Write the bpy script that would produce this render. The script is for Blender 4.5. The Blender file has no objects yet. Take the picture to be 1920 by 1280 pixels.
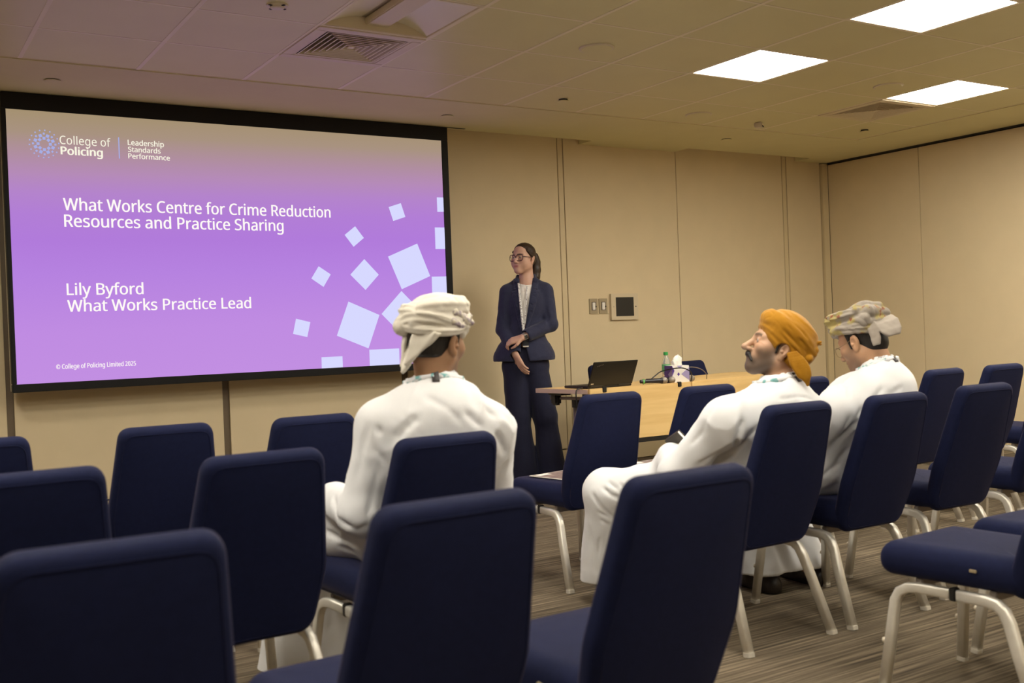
import bpy, bmesh, math, random
import numpy as np
from mathutils import Vector, Matrix, noise

scene = bpy.context.scene
COL = scene.collection
random.seed(7)

# ------------------------------------------------------------------ camera, world, exposure
cam_data = bpy.data.cameras.new('camera')
cam = bpy.data.objects.new('camera', cam_data)
COL.objects.link(cam)
cam_data.sensor_width = 36.0
cam_data.lens = 36.763
cam_data.clip_start = 0.05
cam_data.clip_end = 60
RC = Matrix(((0.8476556, 0.03644379, -0.52929371),
             (-0.52919932, -0.01298118, -0.84839824),
             (-0.0377897, 0.99925139, 0.00828246)))
# camera axes: x to the picture's right, y up, z back along the line of sight
right = Vector(RC.col[0]); up = Vector(RC.col[1]); back = Vector(RC.col[2])
M = Matrix((right, up, back)).transposed().to_4x4()
M.translation = (0, 0, 1.114)
cam.matrix_world = M
cam_data.dof.use_dof = True
cam_data.dof.focus_distance = 6.6
cam_data.dof.aperture_fstop = 4.0
scene.camera = cam

world = bpy.data.worlds.new('world')
scene.world = world
world.use_nodes = True
world.node_tree.nodes['Background'].inputs[0].default_value = (0.02, 0.018, 0.015, 1)
world.node_tree.nodes['Background'].inputs[1].default_value = 0.3

scene.view_settings.view_transform = 'Standard'
scene.view_settings.look = 'None'
scene.view_settings.exposure = 0.0
scene.view_settings.gamma = 1.0
scene.view_settings.use_curve_mapping = False
LAMP = 29.0            # radiance of the lit ceiling panels

# ------------------------------------------------------------------ materials
def mat(name, color, rough=0.6, metal=0.0, spec=0.5, **kw):
    m = bpy.data.materials.new(name)
    m.use_nodes = True
    nt = m.node_tree
    b = nt.nodes['Principled BSDF']
    b.inputs['Base Color'].default_value = (*color, 1)
    b.inputs['Roughness'].default_value = rough
    b.inputs['Metallic'].default_value = metal
    b.inputs['Specular IOR Level'].default_value = spec
    for k, v in kw.items():
        b.inputs[k].default_value = v
    return m

def noise_mat(name, c1, c2, scale=(1, 1, 1), nscale=20, rough=0.7, metal=0.0, spec=0.4, bump=0.0, bscale=None, detail=4, lo=0.35, hi=0.65, **kw):
    m = mat(name, c1, rough, metal, spec, **kw)
    nt = m.node_tree; N = nt.nodes; L = nt.links
    b = N['Principled BSDF']
    tc = N.new('ShaderNodeTexCoord')
    mp = N.new('ShaderNodeMapping'); mp.inputs['Scale'].default_value = scale
    nz = N.new('ShaderNodeTexNoise'); nz.inputs['Scale'].default_value = nscale; nz.inputs['Detail'].default_value = detail
    cr = N.new('ShaderNodeValToRGB')
    cr.color_ramp.elements[0].color = (*c1, 1); cr.color_ramp.elements[1].color = (*c2, 1)
    cr.color_ramp.elements[0].position = lo; cr.color_ramp.elements[1].position = hi
    L.new(tc.outputs['Object'], mp.inputs['Vector']); L.new(mp.outputs[0], nz.inputs['Vector'])
    L.new(nz.outputs['Fac'], cr.inputs[0]); L.new(cr.outputs[0], b.inputs['Base Color'])
    if bump:
        n2 = N.new('ShaderNodeTexNoise'); n2.inputs['Scale'].default_value = bscale or nscale; n2.inputs['Detail'].default_value = 3
        bp = N.new('ShaderNodeBump'); bp.inputs['Strength'].default_value = bump; bp.inputs['Distance'].default_value = 0.004
        L.new(mp.outputs[0], n2.inputs['Vector']); L.new(n2.outputs['Fac'], bp.inputs['Height']); L.new(bp.outputs[0], b.inputs['Normal'])
    return m

def emit_mat(name, color, strength):
    m = bpy.data.materials.new(name); m.use_nodes = True
    nt = m.node_tree; nt.nodes.clear()
    e = nt.nodes.new('ShaderNodeEmission'); o = nt.nodes.new('ShaderNodeOutputMaterial')
    e.inputs[0].default_value = (*color, 1); e.inputs[1].default_value = strength
    nt.links.new(e.outputs[0], o.inputs[0])
    return m

MT = {}
MT['wall'] = noise_mat('wall_laminate', (0.67, 0.55, 0.355), (0.69, 0.565, 0.365), nscale=6, rough=0.55, spec=0.25)
MT['wall_strip'] = mat('wall_strip', (0.63, 0.515, 0.315), 0.5)
MT['dark_brown'] = mat('dark_brown_channel', (0.16, 0.12, 0.08), 0.45, 0.4)
MT['dark'] = mat('dark_gap', (0.02, 0.018, 0.015), 0.8)
MT['plaster'] = noise_mat('plaster', (0.69, 0.63, 0.38), (0.71, 0.65, 0.395), nscale=4, rough=0.8, spec=0.2)
MT['tile'] = noise_mat('ceiling_tile', (0.69, 0.63, 0.36), (0.71, 0.65, 0.375), nscale=3, rough=0.40, spec=0.35)
MT['tbar'] = mat('ceiling_bar', (0.86, 0.77, 0.60), 0.5)
MT['white_plastic'] = mat('white_plastic', (0.72, 0.64, 0.5), 0.45)
MT['vent'] = mat('vent_metal', (0.72, 0.62, 0.45), 0.45)
MT['reflector'] = mat('reflector_metal', (0.85, 0.78, 0.6), 0.35, 0.0)
MT['lamp'] = emit_mat('lit_panel', (1.0, 0.94, 0.81), LAMP)
MT['navy'] = noise_mat('navy_fabric', (0.0052, 0.0080, 0.036), (0.0064, 0.0096, 0.042), nscale=60, rough=0.85, spec=0.2, bump=0.25, bscale=900,
                       **{'Sheen Weight': 0.22, 'Sheen Roughness': 0.20, 'Sheen Tint': (0.74, 0.58, 0.66, 1)})
MT['alu'] = noise_mat('brushed_aluminium', (0.74, 0.70, 0.62), (0.80, 0.76, 0.68), nscale=30, rough=0.36, metal=0.45, spec=0.5)
MT['rubber'] = mat('black_rubber', (0.02, 0.02, 0.02), 0.6)
MT['bezel'] = mat('black_bezel', (0.006, 0.005, 0.005), 0.55, spec=0.25)
MT['steel'] = mat('steel_edge', (0.62, 0.6, 0.56), 0.3, 0.9)
MT['text'] = emit_mat('slide_white', (1.0, 0.96, 0.93), 1.0)
MT['text_warm'] = emit_mat('slide_cream', (0.98, 0.95, 0.78), 0.98)
MT['square'] = emit_mat('slide_lilac', (0.68, 0.69, 1.0), 1.0)
MT['logo'] = emit_mat('slide_blue', (0.45, 0.50, 0.92), 0.85)
MT['skin_f'] = noise_mat('skin_fair', (0.60, 0.36, 0.25), (0.64, 0.40, 0.29), nscale=30, rough=0.5, spec=0.35, **{'Subsurface Weight': 0.08, 'Subsurface Radius': (0.01, 0.004, 0.002)})
MT['maple'] = noise_mat('maple_veneer', (0.66, 0.43, 0.17), (0.74, 0.51, 0.22), scale=(1, 6, 14), nscale=2.2, rough=0.45, spec=0.35, detail=6)
MT['edge_pink'] = mat('table_edge', (0.60, 0.44, 0.37), 0.5)
MT['black'] = mat('black_plastic', (0.010, 0.009, 0.008), 0.45)
MT['laptop'] = mat('laptop_lid', (0.013, 0.011, 0.008), 0.5, spec=0.4)
MT['grey_metal'] = mat('grey_metal', (0.20, 0.17, 0.15), 0.4, 0.6)
MT['robe'] = noise_mat('white_cotton', (0.75, 0.75, 0.765), (0.78, 0.78, 0.795), nscale=8, rough=0.85, spec=0.15, bump=0.08, bscale=400, **{'Sheen Weight': 0.1})
MT['switch'] = mat('switch_plate', (0.36, 0.29, 0.18), 0.5)
MT['panel_frame'] = mat('panel_frame', (0.62, 0.52, 0.36), 0.4)
MT['book_cover'] = noise_mat('book_cover', (0.035, 0.028, 0.022), (0.06, 0.048, 0.036), nscale=18, rough=0.45)
MT['gilt'] = mat('gilt_print', (0.45, 0.38, 0.2), 0.4)
MT['ribbon_woman'] = noise_mat('white_badge_ribbon', (0.74, 0.72, 0.70), (0.10, 0.09, 0.12), scale=(1, 1, 1), nscale=130, rough=0.6, lo=.56, hi=.60)
MT['badge'] = mat('badge_card', (0.012, 0.012, 0.02), 0.35)
MT['paper'] = mat('white_paper', (0.82, 0.78, 0.72), 0.7)

def carpet_mat():
    m = mat('carpet', (0.2, 0.17, 0.12), 0.95, spec=0.1)
    nt = m.node_tree; N = nt.nodes; L = nt.links; b = N['Principled BSDF']
    tc = N.new('ShaderNodeTexCoord')
    def nz(scale, s, det):
        mp = N.new('ShaderNodeMapping'); mp.inputs['Scale'].default_value = scale
        n = N.new('ShaderNodeTexNoise'); n.inputs['Scale'].default_value = s; n.inputs['Detail'].default_value = det
        L.new(tc.outputs['Object'], mp.inputs['Vector']); L.new(mp.outputs[0], n.inputs['Vector'])
        return n
    a = nz((1.0, 52, 1), 1.6, 5)       # long streaks along the rows
    c = nz((3.0, 90, 1), 1.5, 3)
    f = nz((1, 1, 1), 420, 2)
    brick = N.new('ShaderNodeTexBrick')
    brick.inputs['Scale'].default_value = 1.0
    brick.inputs['Brick Width'].default_value = 1.0; brick.inputs['Row Height'].default_value = 0.25
    brick.inputs['Mortar Size'].default_value = 0.0
    brick.inputs['Color1'].default_value = (0.42, 0.42, 0.42, 1); brick.inputs['Color2'].default_value = (0.58, 0.58, 0.58, 1)
    L.new(tc.outputs['Object'], brick.inputs['Vector'])
    m1 = N.new('ShaderNodeMath'); m1.operation = 'MULTIPLY'; m1.inputs[1].default_value = 0.5
    L.new(c.outputs['Fac'], m1.inputs[0])
    m2 = N.new('ShaderNodeMath'); m2.operation = 'ADD'; L.new(a.outputs['Fac'], m2.inputs[0]); L.new(m1.outputs[0], m2.inputs[1])
    m3 = N.new('ShaderNodeMath'); m3.operation = 'MULTIPLY'; m3.inputs[1].default_value = 0.45
    L.new(brick.outputs['Color'], m3.inputs[0])
    m4 = N.new('ShaderNodeMath'); m4.operation = 'ADD'; L.new(m2.outputs[0], m4.inputs[0]); L.new(m3.outputs[0], m4.inputs[1])
    cr = N.new('ShaderNodeValToRGB')
    e = cr.color_ramp.elements
    e[0].position = 0.70; e[0].color = (0.046, 0.036, 0.026, 1)
    e[1].position = 1.22; e[1].color = (0.27, 0.21, 0.142, 1)
    x = e.new(0.95); x.color = (0.125, 0.098, 0.067, 1)
    # ramp works in 0..1: rescale
    mr = N.new('ShaderNodeMapRange'); mr.inputs['From Min'].default_value = 0.55; mr.inputs['From Max'].default_value = 1.4
    L.new(m4.outputs[0], mr.inputs['Value'])
    e[0].position = 0.22; e[2].position = 0.80; e[1].position = 0.50
    L.new(mr.outputs[0], cr.inputs[0]); L.new(cr.outputs[0], b.inputs['Base Color'])
    bp = N.new('ShaderNodeBump'); bp.inputs['Strength'].default_value = 0.5; bp.inputs['Distance'].default_value = 0.004
    L.new(f.outputs['Fac'], bp.inputs['Height']); L.new(bp.outputs[0], b.inputs['Normal'])
    return m
MT['carpet'] = carpet_mat()

def slide_mat():
    """what the display shows as its backdrop: taupe at the top running to violet"""
    m = bpy.data.materials.new('slide_backdrop'); m.use_nodes = True
    nt = m.node_tree; N = nt.nodes; L = nt.links; N.clear()
    tc = N.new('ShaderNodeTexCoord'); sp = N.new('ShaderNodeSeparateXYZ')
    L.new(tc.outputs['Generated'], sp.inputs[0])
    cr = N.new('ShaderNodeValToRGB')
    e = cr.color_ramp.elements
    def c(r, g, b):
        return tuple(((v / 255 + 0.055) / 1.055) ** 2.4 for v in (r, g, b)) + (1,)
    e[0].position = 0.0; e[0].color = c(194, 143, 226)
    e[1].position = 1.0; e[1].color = c(164, 144, 112)
    for p, col in ((0.18, c(192, 140, 226)), (0.40, c(182, 130, 224)), (0.52, c(177, 123, 219)), (0.62, c(178, 126, 214)), (0.70, c(180, 132, 204)), (0.77, c(181, 139, 184)), (0.84, c(176, 142, 160)), (0.92, c(168, 146, 128))):
        x = e.new(p); x.color = col
    em = N.new('ShaderNodeEmission'); o = N.new('ShaderNodeOutputMaterial')
    # a slight slant of the bands
    mx = N.new('ShaderNodeMath'); mx.operation = 'MULTIPLY_ADD'; mx.inputs[1].default_value = -0.03
    L.new(sp.outputs[0], mx.inputs[0]); L.new(sp.outputs[2], mx.inputs[2])
    L.new(mx.outputs[0], cr.inputs[0]); L.new(cr.outputs[0], em.inputs[0]); em.inputs[1].default_value = 1.0
    L.new(em.outputs[0], o.inputs[0])
    return m
MT['slide'] = slide_mat()

# ------------------------------------------------------------------ object helpers
def link_mesh(name, me, parent=None, loc=None):
    o = bpy.data.objects.new(name, me)
    COL.objects.link(o)
    if parent is not None:
        o.parent = parent
    if loc is not None:
        o.location = loc
    return o

def obj(name, bm, m, parent=None, smooth=False):
    me = bpy.data.meshes.new(name)
    bmesh.ops.recalc_face_normals(bm, faces=bm.faces[:])
    bm.to_mesh(me); bm.free()
    for mm in (m if isinstance(m, (list, tuple)) else [m]):
        me.materials.append(mm)
    if smooth:
        for p in me.polygons:
            p.use_smooth = True
    return link_mesh(name, me, parent)

def tag(o, label, cat, group=None):
    o['label'] = label; o['category'] = cat
    if group:
        o['group'] = group
    return o

def thing(name, label, cat, loc=(0, 0, 0), rotz=0.0, group=None):
    o = bpy.data.objects.new(name, None); COL.objects.link(o)
    o.empty_display_size = 0.1
    o.location = loc; o.rotation_euler = (0, 0, rotz)
    return tag(o, label, cat, group)

def struct(name, bm, m, smooth=False):
    o = obj(name, bm, m, smooth=smooth); o['kind'] = 'structure'
    return o

def dup(root, loc, rotz, label, group=None):
    r = root.copy(); COL.objects.link(r); r.location = loc; r.rotation_euler = (0, 0, rotz)
    r['label'] = label
    if group:
        r['group'] = group
    for ch in list(root.children):
        c = ch.copy(); COL.objects.link(c); c.parent = r
        for g in list(ch.children):
            d = g.copy(); COL.objects.link(d); d.parent = c
    return r

def box(bm, x0, x1, y0, y1, z0, z1, mi=0, bev=0.0, M=None):
    vs = [bm.verts.new(v) for v in ((x0, y0, z0), (x1, y0, z0), (x1, y1, z0), (x0, y1, z0), (x0, y0, z1), (x1, y0, z1), (x1, y1, z1), (x0, y1, z1))]
    fs = [bm.faces.new([vs[i] for i in f]) for f in ((0, 3, 2, 1), (4, 5, 6, 7), (0, 1, 5, 4), (1, 2, 6, 5), (2, 3, 7, 6), (3, 0, 4, 7))]
    for f in fs:
        f.material_index = mi
    if bev:
        es = list({e for f in fs for e in f.edges})
        r = bmesh.ops.bevel(bm, geom=es, offset=bev, segments=2, affect='EDGES')
        vs = list({v for f in r['faces'] for v in f.verts} | {v for v in vs if v.is_valid})
    if M is not None:
        for v in vs:
            v.co = M @ v.co
    return vs

def sweep(bm, pts, w, h, side=None, mi=0, n=8, taper=None):
    """tube of oval section (w across, h in the plane) along a path"""
    pts = [Vector(p) for p in pts]
    rings = []
    for i, p in enumerate(pts):
        t = (pts[min(i + 1, len(pts) - 1)] - pts[max(i - 1, 0)]).normalized()
        s = Vector(side) if side is not None else (Vector((0, 0, 1)).cross(t) if abs(t.z) < 0.95 else Vector((1, 0, 0)))
        s = (s - t * s.dot(t)).normalized()
        u = t.cross(s)
        k = taper[i] if taper else 1.0
        ring = []
        for j in range(n):
            a = 2 * math.pi * (j + 0.5) / n
            ca, sa = math.cos(a), math.sin(a)
            e = 0.40 if n >= 12 else 0.62
            ring.append(bm.verts.new(p + s * (math.copysign(abs(ca) ** e, ca) * w / 2 * k) + u * (math.copysign(abs(sa) ** e, sa) * h / 2 * k)))
        rings.append(ring)
    for a, b in zip(rings, rings[1:]):
        for j in range(n):
            f = bm.faces.new((a[j], a[(j + 1) % n], b[(j + 1) % n], b[j])); f.material_index = mi
    bm.faces.new(rings[0][::-1]).material_index = mi
    bm.faces.new(rings[-1]).material_index = mi

def tube(bm, pts, r, n=10, mi=0, taper=None):
    pts = [Vector(p) for p in pts]
    rings = []; s = None
    for i, p in enumerate(pts):
        t = (pts[min(i + 1, len(pts) - 1)] - pts[max(i - 1, 0)]).normalized()
        if s is None:
            s = t.orthogonal().normalized()
        s = (s - t * s.dot(t)).normalized(); u = t.cross(s)
        k = r * (taper[i] if taper else 1.0)
        rings.append([bm.verts.new(p + (s * math.cos(2 * math.pi * j / n) + u * math.sin(2 * math.pi * j / n)) * k) for j in range(n)])
    for a, b in zip(rings, rings[1:]):
        for j in range(n):
            bm.faces.new((a[j], a[(j + 1) % n], b[(j + 1) % n], b[j])).material_index = mi
    bm.faces.new(rings[0][::-1]).material_index = mi
    bm.faces.new(rings[-1]).material_index = mi

def lathe(bm, prof, n=24, M=None, mi=0):
    rings = []
    for r, z in prof:
        rings.append([bm.verts.new((r * math.cos(2 * math.pi * j / n), r * math.sin(2 * math.pi * j / n), z)) for j in range(n)])
    fs = []
    for a, b in zip(rings, rings[1:]):
        for j in range(n):
            fs.append(bm.faces.new((a[j], a[(j + 1) % n], b[(j + 1) % n], b[j])))
    fs.append(bm.faces.new(rings[0][::-1])); fs.append(bm.faces.new(rings[-1]))
    for f in fs:
        f.material_index = mi
    if M is not None:
        for rg in rings:
            for v in rg:
                v.co = M @ v.co

def round_poly(pts, rads, seg=7):
    """outline with rounded corners"""
    out = []; n = len(pts)
    for i in range(n):
        p = Vector(pts[i]); a = Vector(pts[i - 1]) - p; b = Vector(pts[(i + 1) % n]) - p
        r = rads[i]
        an = a.normalized(); bn = b.normalized()
        ang = an.angle(bn); d = min(r / math.tan(ang / 2), 0.49 * a.length, 0.49 * b.length)
        p0 = p + an * d; p1 = p + bn * d
        for k in range(seg + 1):
            t = k / seg
            out.append((p0 * (1 - t) ** 2 + p * 2 * t * (1 - t) + p1 * t * t))
    return out

def slab(bm, outline, thick, edge, fn, seg=5, mi=0):
    """cushion: outline (2D) given a thickness and rolled edges; fn(u, v, w) -> point"""
    n = len(outline)
    cen = sum((Vector(p) for p in outline), Vector((0, 0))) / n
    nor = []
    for i in range(n):
        t = Vector(outline[(i + 1) % n]) - Vector(outline[i - 1]); t.normalize()
        nor.append(Vector((t.y, -t.x)))
    if (Vector(outline[0]) - cen).dot(nor[0]) < 0:
        nor = [-q for q in nor]
    layers = [(edge * (1 - math.sin(math.pi / 2 * k / seg)), -(thick / 2 - edge + edge * math.cos(math.pi / 2 * k / seg))) for k in range(seg + 1)]
    layers += [(i, -w) for i, w in layers[::-1]]
    rings = []
    for ins, w in layers:
        rings.append([bm.verts.new(fn(outline[i].x - nor[i].x * ins, outline[i].y - nor[i].y * ins, w)) for i in range(n)])
    for a, b in zip(rings, rings[1:]):
        for j in range(n):
            bm.faces.new((a[j], a[(j + 1) % n], b[(j + 1) % n], b[j])).material_index = mi
    for ring, w, rev in ((rings[0], layers[0][1], True), (rings[-1], layers[-1][1], False)):
        inner = ring
        for sc in (0.66, 0.33):
            nr = [bm.verts.new(fn(cen.x + (outline[i].x - nor[i].x * edge - cen.x) * sc, cen.y + (outline[i].y - nor[i].y * edge - cen.y) * sc, w)) for i in range(n)]
            for j in range(n):
                bm.faces.new((inner[j], inner[(j + 1) % n], nr[(j + 1) % n], nr[j])).material_index = mi
            inner = nr
        bm.faces.new(inner).material_index = mi

def plate(bm, cx, cy, w, h, r, fn, th, mi=0):
    o = round_poly([(cx - w / 2, cy - h / 2), (cx + w / 2, cy - h / 2), (cx + w / 2, cy + h / 2), (cx - w / 2, cy + h / 2)], [r] * 4, 4)
    a = [bm.verts.new(fn(p.x, p.y, 0)) for p in o]; b = [bm.verts.new(fn(p.x, p.y, th)) for p in o]
    n = len(o)
    for j in range(n):
        bm.faces.new((a[j], a[(j + 1) % n], b[(j + 1) % n], b[j])).material_index = mi
    bm.faces.new(a[::-1]).material_index = mi; bm.faces.new(b).material_index = mi

def rotz2(a):
    return Matrix.Rotation(a, 4, 'Z')

# ------------------------------------------------------------------ the room
CEIL = 2.652; YW = 7.04; XR = 8.08; XL = -3.2; YB = -3.4
TX0, TY0, TS = 1.968, 6.03, 0.5985
bm = bmesh.new(); box(bm, XL - .1, XR + .1, YB - .1, YW + .1, -0.06, 0.0); struct('floor', bm, MT['carpet'])

# front wall: laminate panels with joints, a recessed gap above the skirting
bm = bmesh.new()
box(bm, XL - .1, XR + .1, YW + .035, YW + .12, 0, CEIL + .1, 1)
joints = [(-1.93, -1.88), (-0.59, -0.54), (0.747, 0.790), (2.071, 2.118), (3.414, 3.467), (4.891, 4.955), (6.157, 6.162), (7.473, 7.538), (7.995, 8.08)]
x = XL
for a, b in joints:
    if a > x:
        box(bm, x, a, YW, YW + .035, 0.150, CEIL + .045, 0, 0.002)
    x = b
struct('wall_front', bm, [MT['wall'], MT['dark']])
bm = bmesh.new(); box(bm, XL, 8.0, YW + .002, YW + .034, 0.006, 0.139, 0, 0.002); struct('baseboard_front', bm, MT['wall_strip'])
n = 1
for a, b in joints[:5]:                                   # deep dark brown channels between the panels by the display
    bm = bmesh.new()
    box(bm, a + .001, b - .001, YW + .014, YW + .034, 0, CEIL, 0)
    struct('trim_%d' % n, bm, MT['dark_brown']); n += 1
for a, b in (joints[5], joints[7]):                       # flush cover strips with a thin shadow line each side
    bm = bmesh.new()
    box(bm, a + .007, b - .007, YW + .001, YW + .034, 0, CEIL + .045, 0, .002)
    struct('trim_%d' % n, bm, MT['wall_strip']); n += 1
bm = bmesh.new(); box(bm, 8.003, 8.078, YW - .03, YW + .03, 0, 2.644, 0, .003)
struct('trim_%d' % n, bm, MT['wall_strip']); n += 1

# folding partition along the right side
bm = bmesh.new()
box(bm, XR + .03, XR + .12, YB, YW, 0, CEIL, 1)
y = 7.012
while y > YB:
    y2 = max(y - 1.03, YB)
    box(bm, XR, XR + .03, y2 + .003, y - .002, 0.02, 2.632, 0, 0.002)
    y = y2
struct('wall_right', bm, [MT['wall'], MT['dark']])
bm = bmesh.new(); box(bm, XR - .018, XR + .03, YB, 7.0, 2.639, CEIL + .01, 0); struct('trim_%d' % n, bm, MT['dark']); n += 1
bm = bmesh.new(); box(bm, XR - .008, XR + .001, YB, 7.0, 0.0, 0.09, 0, .002); struct('baseboard_right', bm, MT['wall_strip'])
bm = bmesh.new(); box(bm, XL - .1, XL, YB - .1, YW + .1, 0, CEIL + .1); struct('wall_left', bm, MT['wall'])
bm = bmesh.new(); box(bm, XL - .1, XR + .1, YB - .1, YB, 0, CEIL + .1); struct('wall_back', bm, MT['wall'])

# plaster margin of the ceiling, with the shallow pockets over the wall panels
bm = bmesh.new()
TXR = 7.318
box(bm, TXR, XR + .05, YB, TY0, CEIL, CEIL + .05)
box(bm, XL, XR + .05, TY0, 6.86, CEIL, CEIL + .05)
for a, b in ((XL, 3.80), (5.115, 6.15), (7.66, XR + .05)):
    box(bm, a, b, 6.86, YW + .04, CEIL, CEIL + .05)
box(bm, XL, XR + .05, 6.80, YW + .1, CEIL + .042, CEIL + .1)
struct('trim_%d' % n, bm, MT['plaster']); n += 1
bm = bmesh.new(); box(bm, 3.742, 3.90, 6.795, 6.815, CEIL - .002, CEIL + .002); struct('trim_%d' % n, bm, MT['dark']); n += 1

# tiled ceiling: metal trays with small bevels between light bars; openings hold fittings
gx = [TX0 + TS * k for k in range(-9, 9)] + [TXR]
gy = [TY0 - TS * k for k in range(0, 16)]
def cell(ix, iy):
    return (gx[ix], gx[ix + 1], gy[iy + 1], gy[iy])
IX0 = 9                                                     # index of the column starting at x = 1.968
open_cells = {}
for key, kind in {(IX0, 1): 'vent', (IX0 + 7, 1): 'vent', (IX0, 2): 'unlit',
                  (IX0 + 4, 2): 'lit', (IX0 + 4, 4): 'lit', (IX0 + 7, 2): 'lit', (IX0 + 7, 4): 'lit',
                  (IX0, 4): 'lit', (IX0 - 4, 2): 'lit', (IX0, 6): 'lit', (IX0 - 4, 4): 'lit', (IX0 - 4, 6): 'lit', (IX0 + 4, 6): 'lit', (IX0 + 7, 6): 'lit',  # the first two here are unseen panels, added to brighten the left front
                  (IX0, 9): 'lit', (IX0 - 4, 9): 'lit', (IX0 + 4, 9): 'lit', (IX0 + 7, 9): 'lit', (IX0 + 4, 12): 'lit', (IX0, 12): 'lit'}.items():
    open_cells[key] = kind
ZT = CEIL + .006
bm = bmesh.new()
box(bm, XL, TXR, YB, TY0, ZT + .10, ZT + .14, 1)           # void above
for ix in range(len(gx) - 1):
    for iy in range(len(gy) - 1):
        if (ix, iy) in open_cells:
            continue
        x0, x1, y0, y1 = cell(ix, iy)
        x0 = max(x0, XL); y0 = max(y0, YB)
        if x1 <= x0 + .02 or y1 <= y0 + .02:
            continue
        box(bm, x0 + .008, x1 - .008, y0 + .006, y1 - .006, ZT, ZT + .012, 0, 0.0025)
for gxx in gx:
    if gxx > XL:
        box(bm, gxx - .011, gxx + .011 if gxx < TXR else gxx + .004, YB, TY0 - .002, ZT - .0015, ZT + .03, 2)
for gyy in gy:
    if gyy > YB:
        box(bm, XL, TXR - .002, gyy - .007, gyy + .007 if gyy < TY0 else gyy + .001, ZT - .001, ZT + .03, 2)
struct('ceiling', bm, [MT['tile'], MT['dark'], MT['tbar']])

# ------------------------------------------------------------------ ceiling fittings
def frame4(bm, x0, x1, y0, y1, w, z0, z1, mi=0, bev=.002):
    box(bm, x0, x1, y0, y0 + w, z0, z1, mi, bev); box(bm, x0, x1, y1 - w, y1, z0, z1, mi, bev)
    box(bm, x0, x0 + w, y0 + w, y1 - w, z0, z1, mi, bev); box(bm, x1 - w, x1, y0 + w, y1 - w, z0, z1, mi, bev)

LIT = {(IX0 + 4, 2): 'lit square ceiling panel in the middle of the ceiling, lone beside a round speaker grille',
       (IX0 + 4, 4): 'lit square ceiling panel largest of the three, cut by the top edge of the photo',
       (IX0 + 7, 2): 'lit square ceiling panel beside the air grille near the partition wall'}
h = TS / 2
lamp0 = None
for key, kind in open_cells.items():
    x0, x1, y0, y1 = cell(*key); cx, cy = (x0 + x1) / 2, (y0 + y1) / 2
    if kind != 'lit':
        continue
    lab = LIT.get(key, 'unseen lit square ceiling panel beyond the view')
    if lamp0 is None:
        t = thing('ceiling_light', lab, 'ceiling light', (cx, cy, ZT), 0, 'square ceiling lights')
        bm = bmesh.new(); frame4(bm, -h + .006, h - .006, -h + .006, h - .006, .014, -.001, .05); obj('frame', bm, MT['tbar'], t)
        bm = bmesh.new(); box(bm, -h + .02, h - .02, -h + .02, h - .02, .002, .012); obj('diffuser', bm, MT['lamp'], t)
        bm = bmesh.new(); box(bm, -h + .012, h - .012, -h + .012, h - .012, .05, .075); obj('housing', bm, MT['white_plastic'], t)
        lamp0 = t
    else:
        dup(lamp0, (cx, cy, ZT), 0, lab)

def diffuser(cx, cy, label):
    t = thing('air_diffuser', label, 'air vent', (cx, cy, ZT), 0, 'square ceiling air diffusers')
    bm = bmesh.new(); frame4(bm, -h + .004, h - .004, -h + .004, h - .004, .055, -.006, .012, 0, .003)
    frame4(bm, -h + .055, h - .055, -h + .055, h - .055, .02, -.004, .006, 0, .002)
    obj('frame', bm, MT['vent'], t)
    bm = bmesh.new(); box(bm, -h + .02, h - .02, -h + .02, h - .02, .085, .095); obj('duct', bm, MT['dark'], t)
    for k in range(7):                                       # nested square louvres, each flaring outwards
        a = h - .080 - k * .029
        bm = bmesh.new()
        rings = []
        for rr, z in ((a, -.004), (a + .001, -.0055), (a - .006, -.0055), (a - .028, .040), (a - .030, .040), (a - .008, -.0035)):
            rings.append([bm.verts.new(v) for v in ((-rr, -rr, z), (rr, -rr, z), (rr, rr, z), (-rr, rr, z))])
        for i in range(6):
            A, B = rings[i], rings[(i + 1) % 6]
            for j in range(4):
                bm.faces.new((A[j], A[(j + 1) % 4], B[(j + 1) % 4], B[j]))
        obj('louvre', bm, MT['vent'], t)
    a = .018
    bm = bmesh.new(); box(bm, -a, a, -a, a, -.004, .004, 0, .001); obj('centre_plate', bm, MT['vent'], t)
    return t
x0, x1, y0, y1 = cell(IX0, 1)
diffuser((x0 + x1) / 2, (y0 + y1) / 2, 'square ceiling air diffuser above the display, beside the unlit fitting')
x0, x1, y0, y1 = cell(IX0 + 7, 1)
diffuser((x0 + x1) / 2, (y0 + y1) / 2, 'square ceiling air diffuser near the corner, touching a lit ceiling panel')

x0, x1, y0, y1 = cell(IX0, 2); cx, cy = (x0 + x1) / 2, (y0 + y1) / 2
t = thing('unlit_ceiling_fitting', 'switched-off ceiling light with curved reflectors next to the air diffuser', 'ceiling light', (cx, cy, ZT))
bm = bmesh.new(); frame4(bm, -h + .004, h - .004, -h + .004, h - .004, .016, -.003, .06, 0, .002); obj('frame', bm, MT['tbar'], t)
for s in (-1, 1):
    bm = bmesh.new()
    prof = [(s * (h - .02 - (h - .10) * i / 10), .004 + .058 * math.sin(math.pi / 2 * i / 10)) for i in range(11)]
    low = [[bm.verts.new((px, yy, z)) for px, z in prof] for yy in (-h + .02, h - .02)]
    top = [[bm.verts.new((px, yy, z + .005)) for px, z in prof] for yy in (-h + .02, h - .02)]
    for j in range(10):
        bm.faces.new((low[0][j], low[0][j + 1], low[1][j + 1], low[1][j]))
        bm.faces.new((top[0][j], top[0][j + 1], top[1][j + 1], top[1][j]))
    obj('reflector', bm, MT['reflector'], t, smooth=True)
bm = bmesh.new(); box(bm, -.062, .062, -h + .02, h - .02, .022, .062, 0, .006); obj('lamp_cover', bm, MT['vent'], t)
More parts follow.
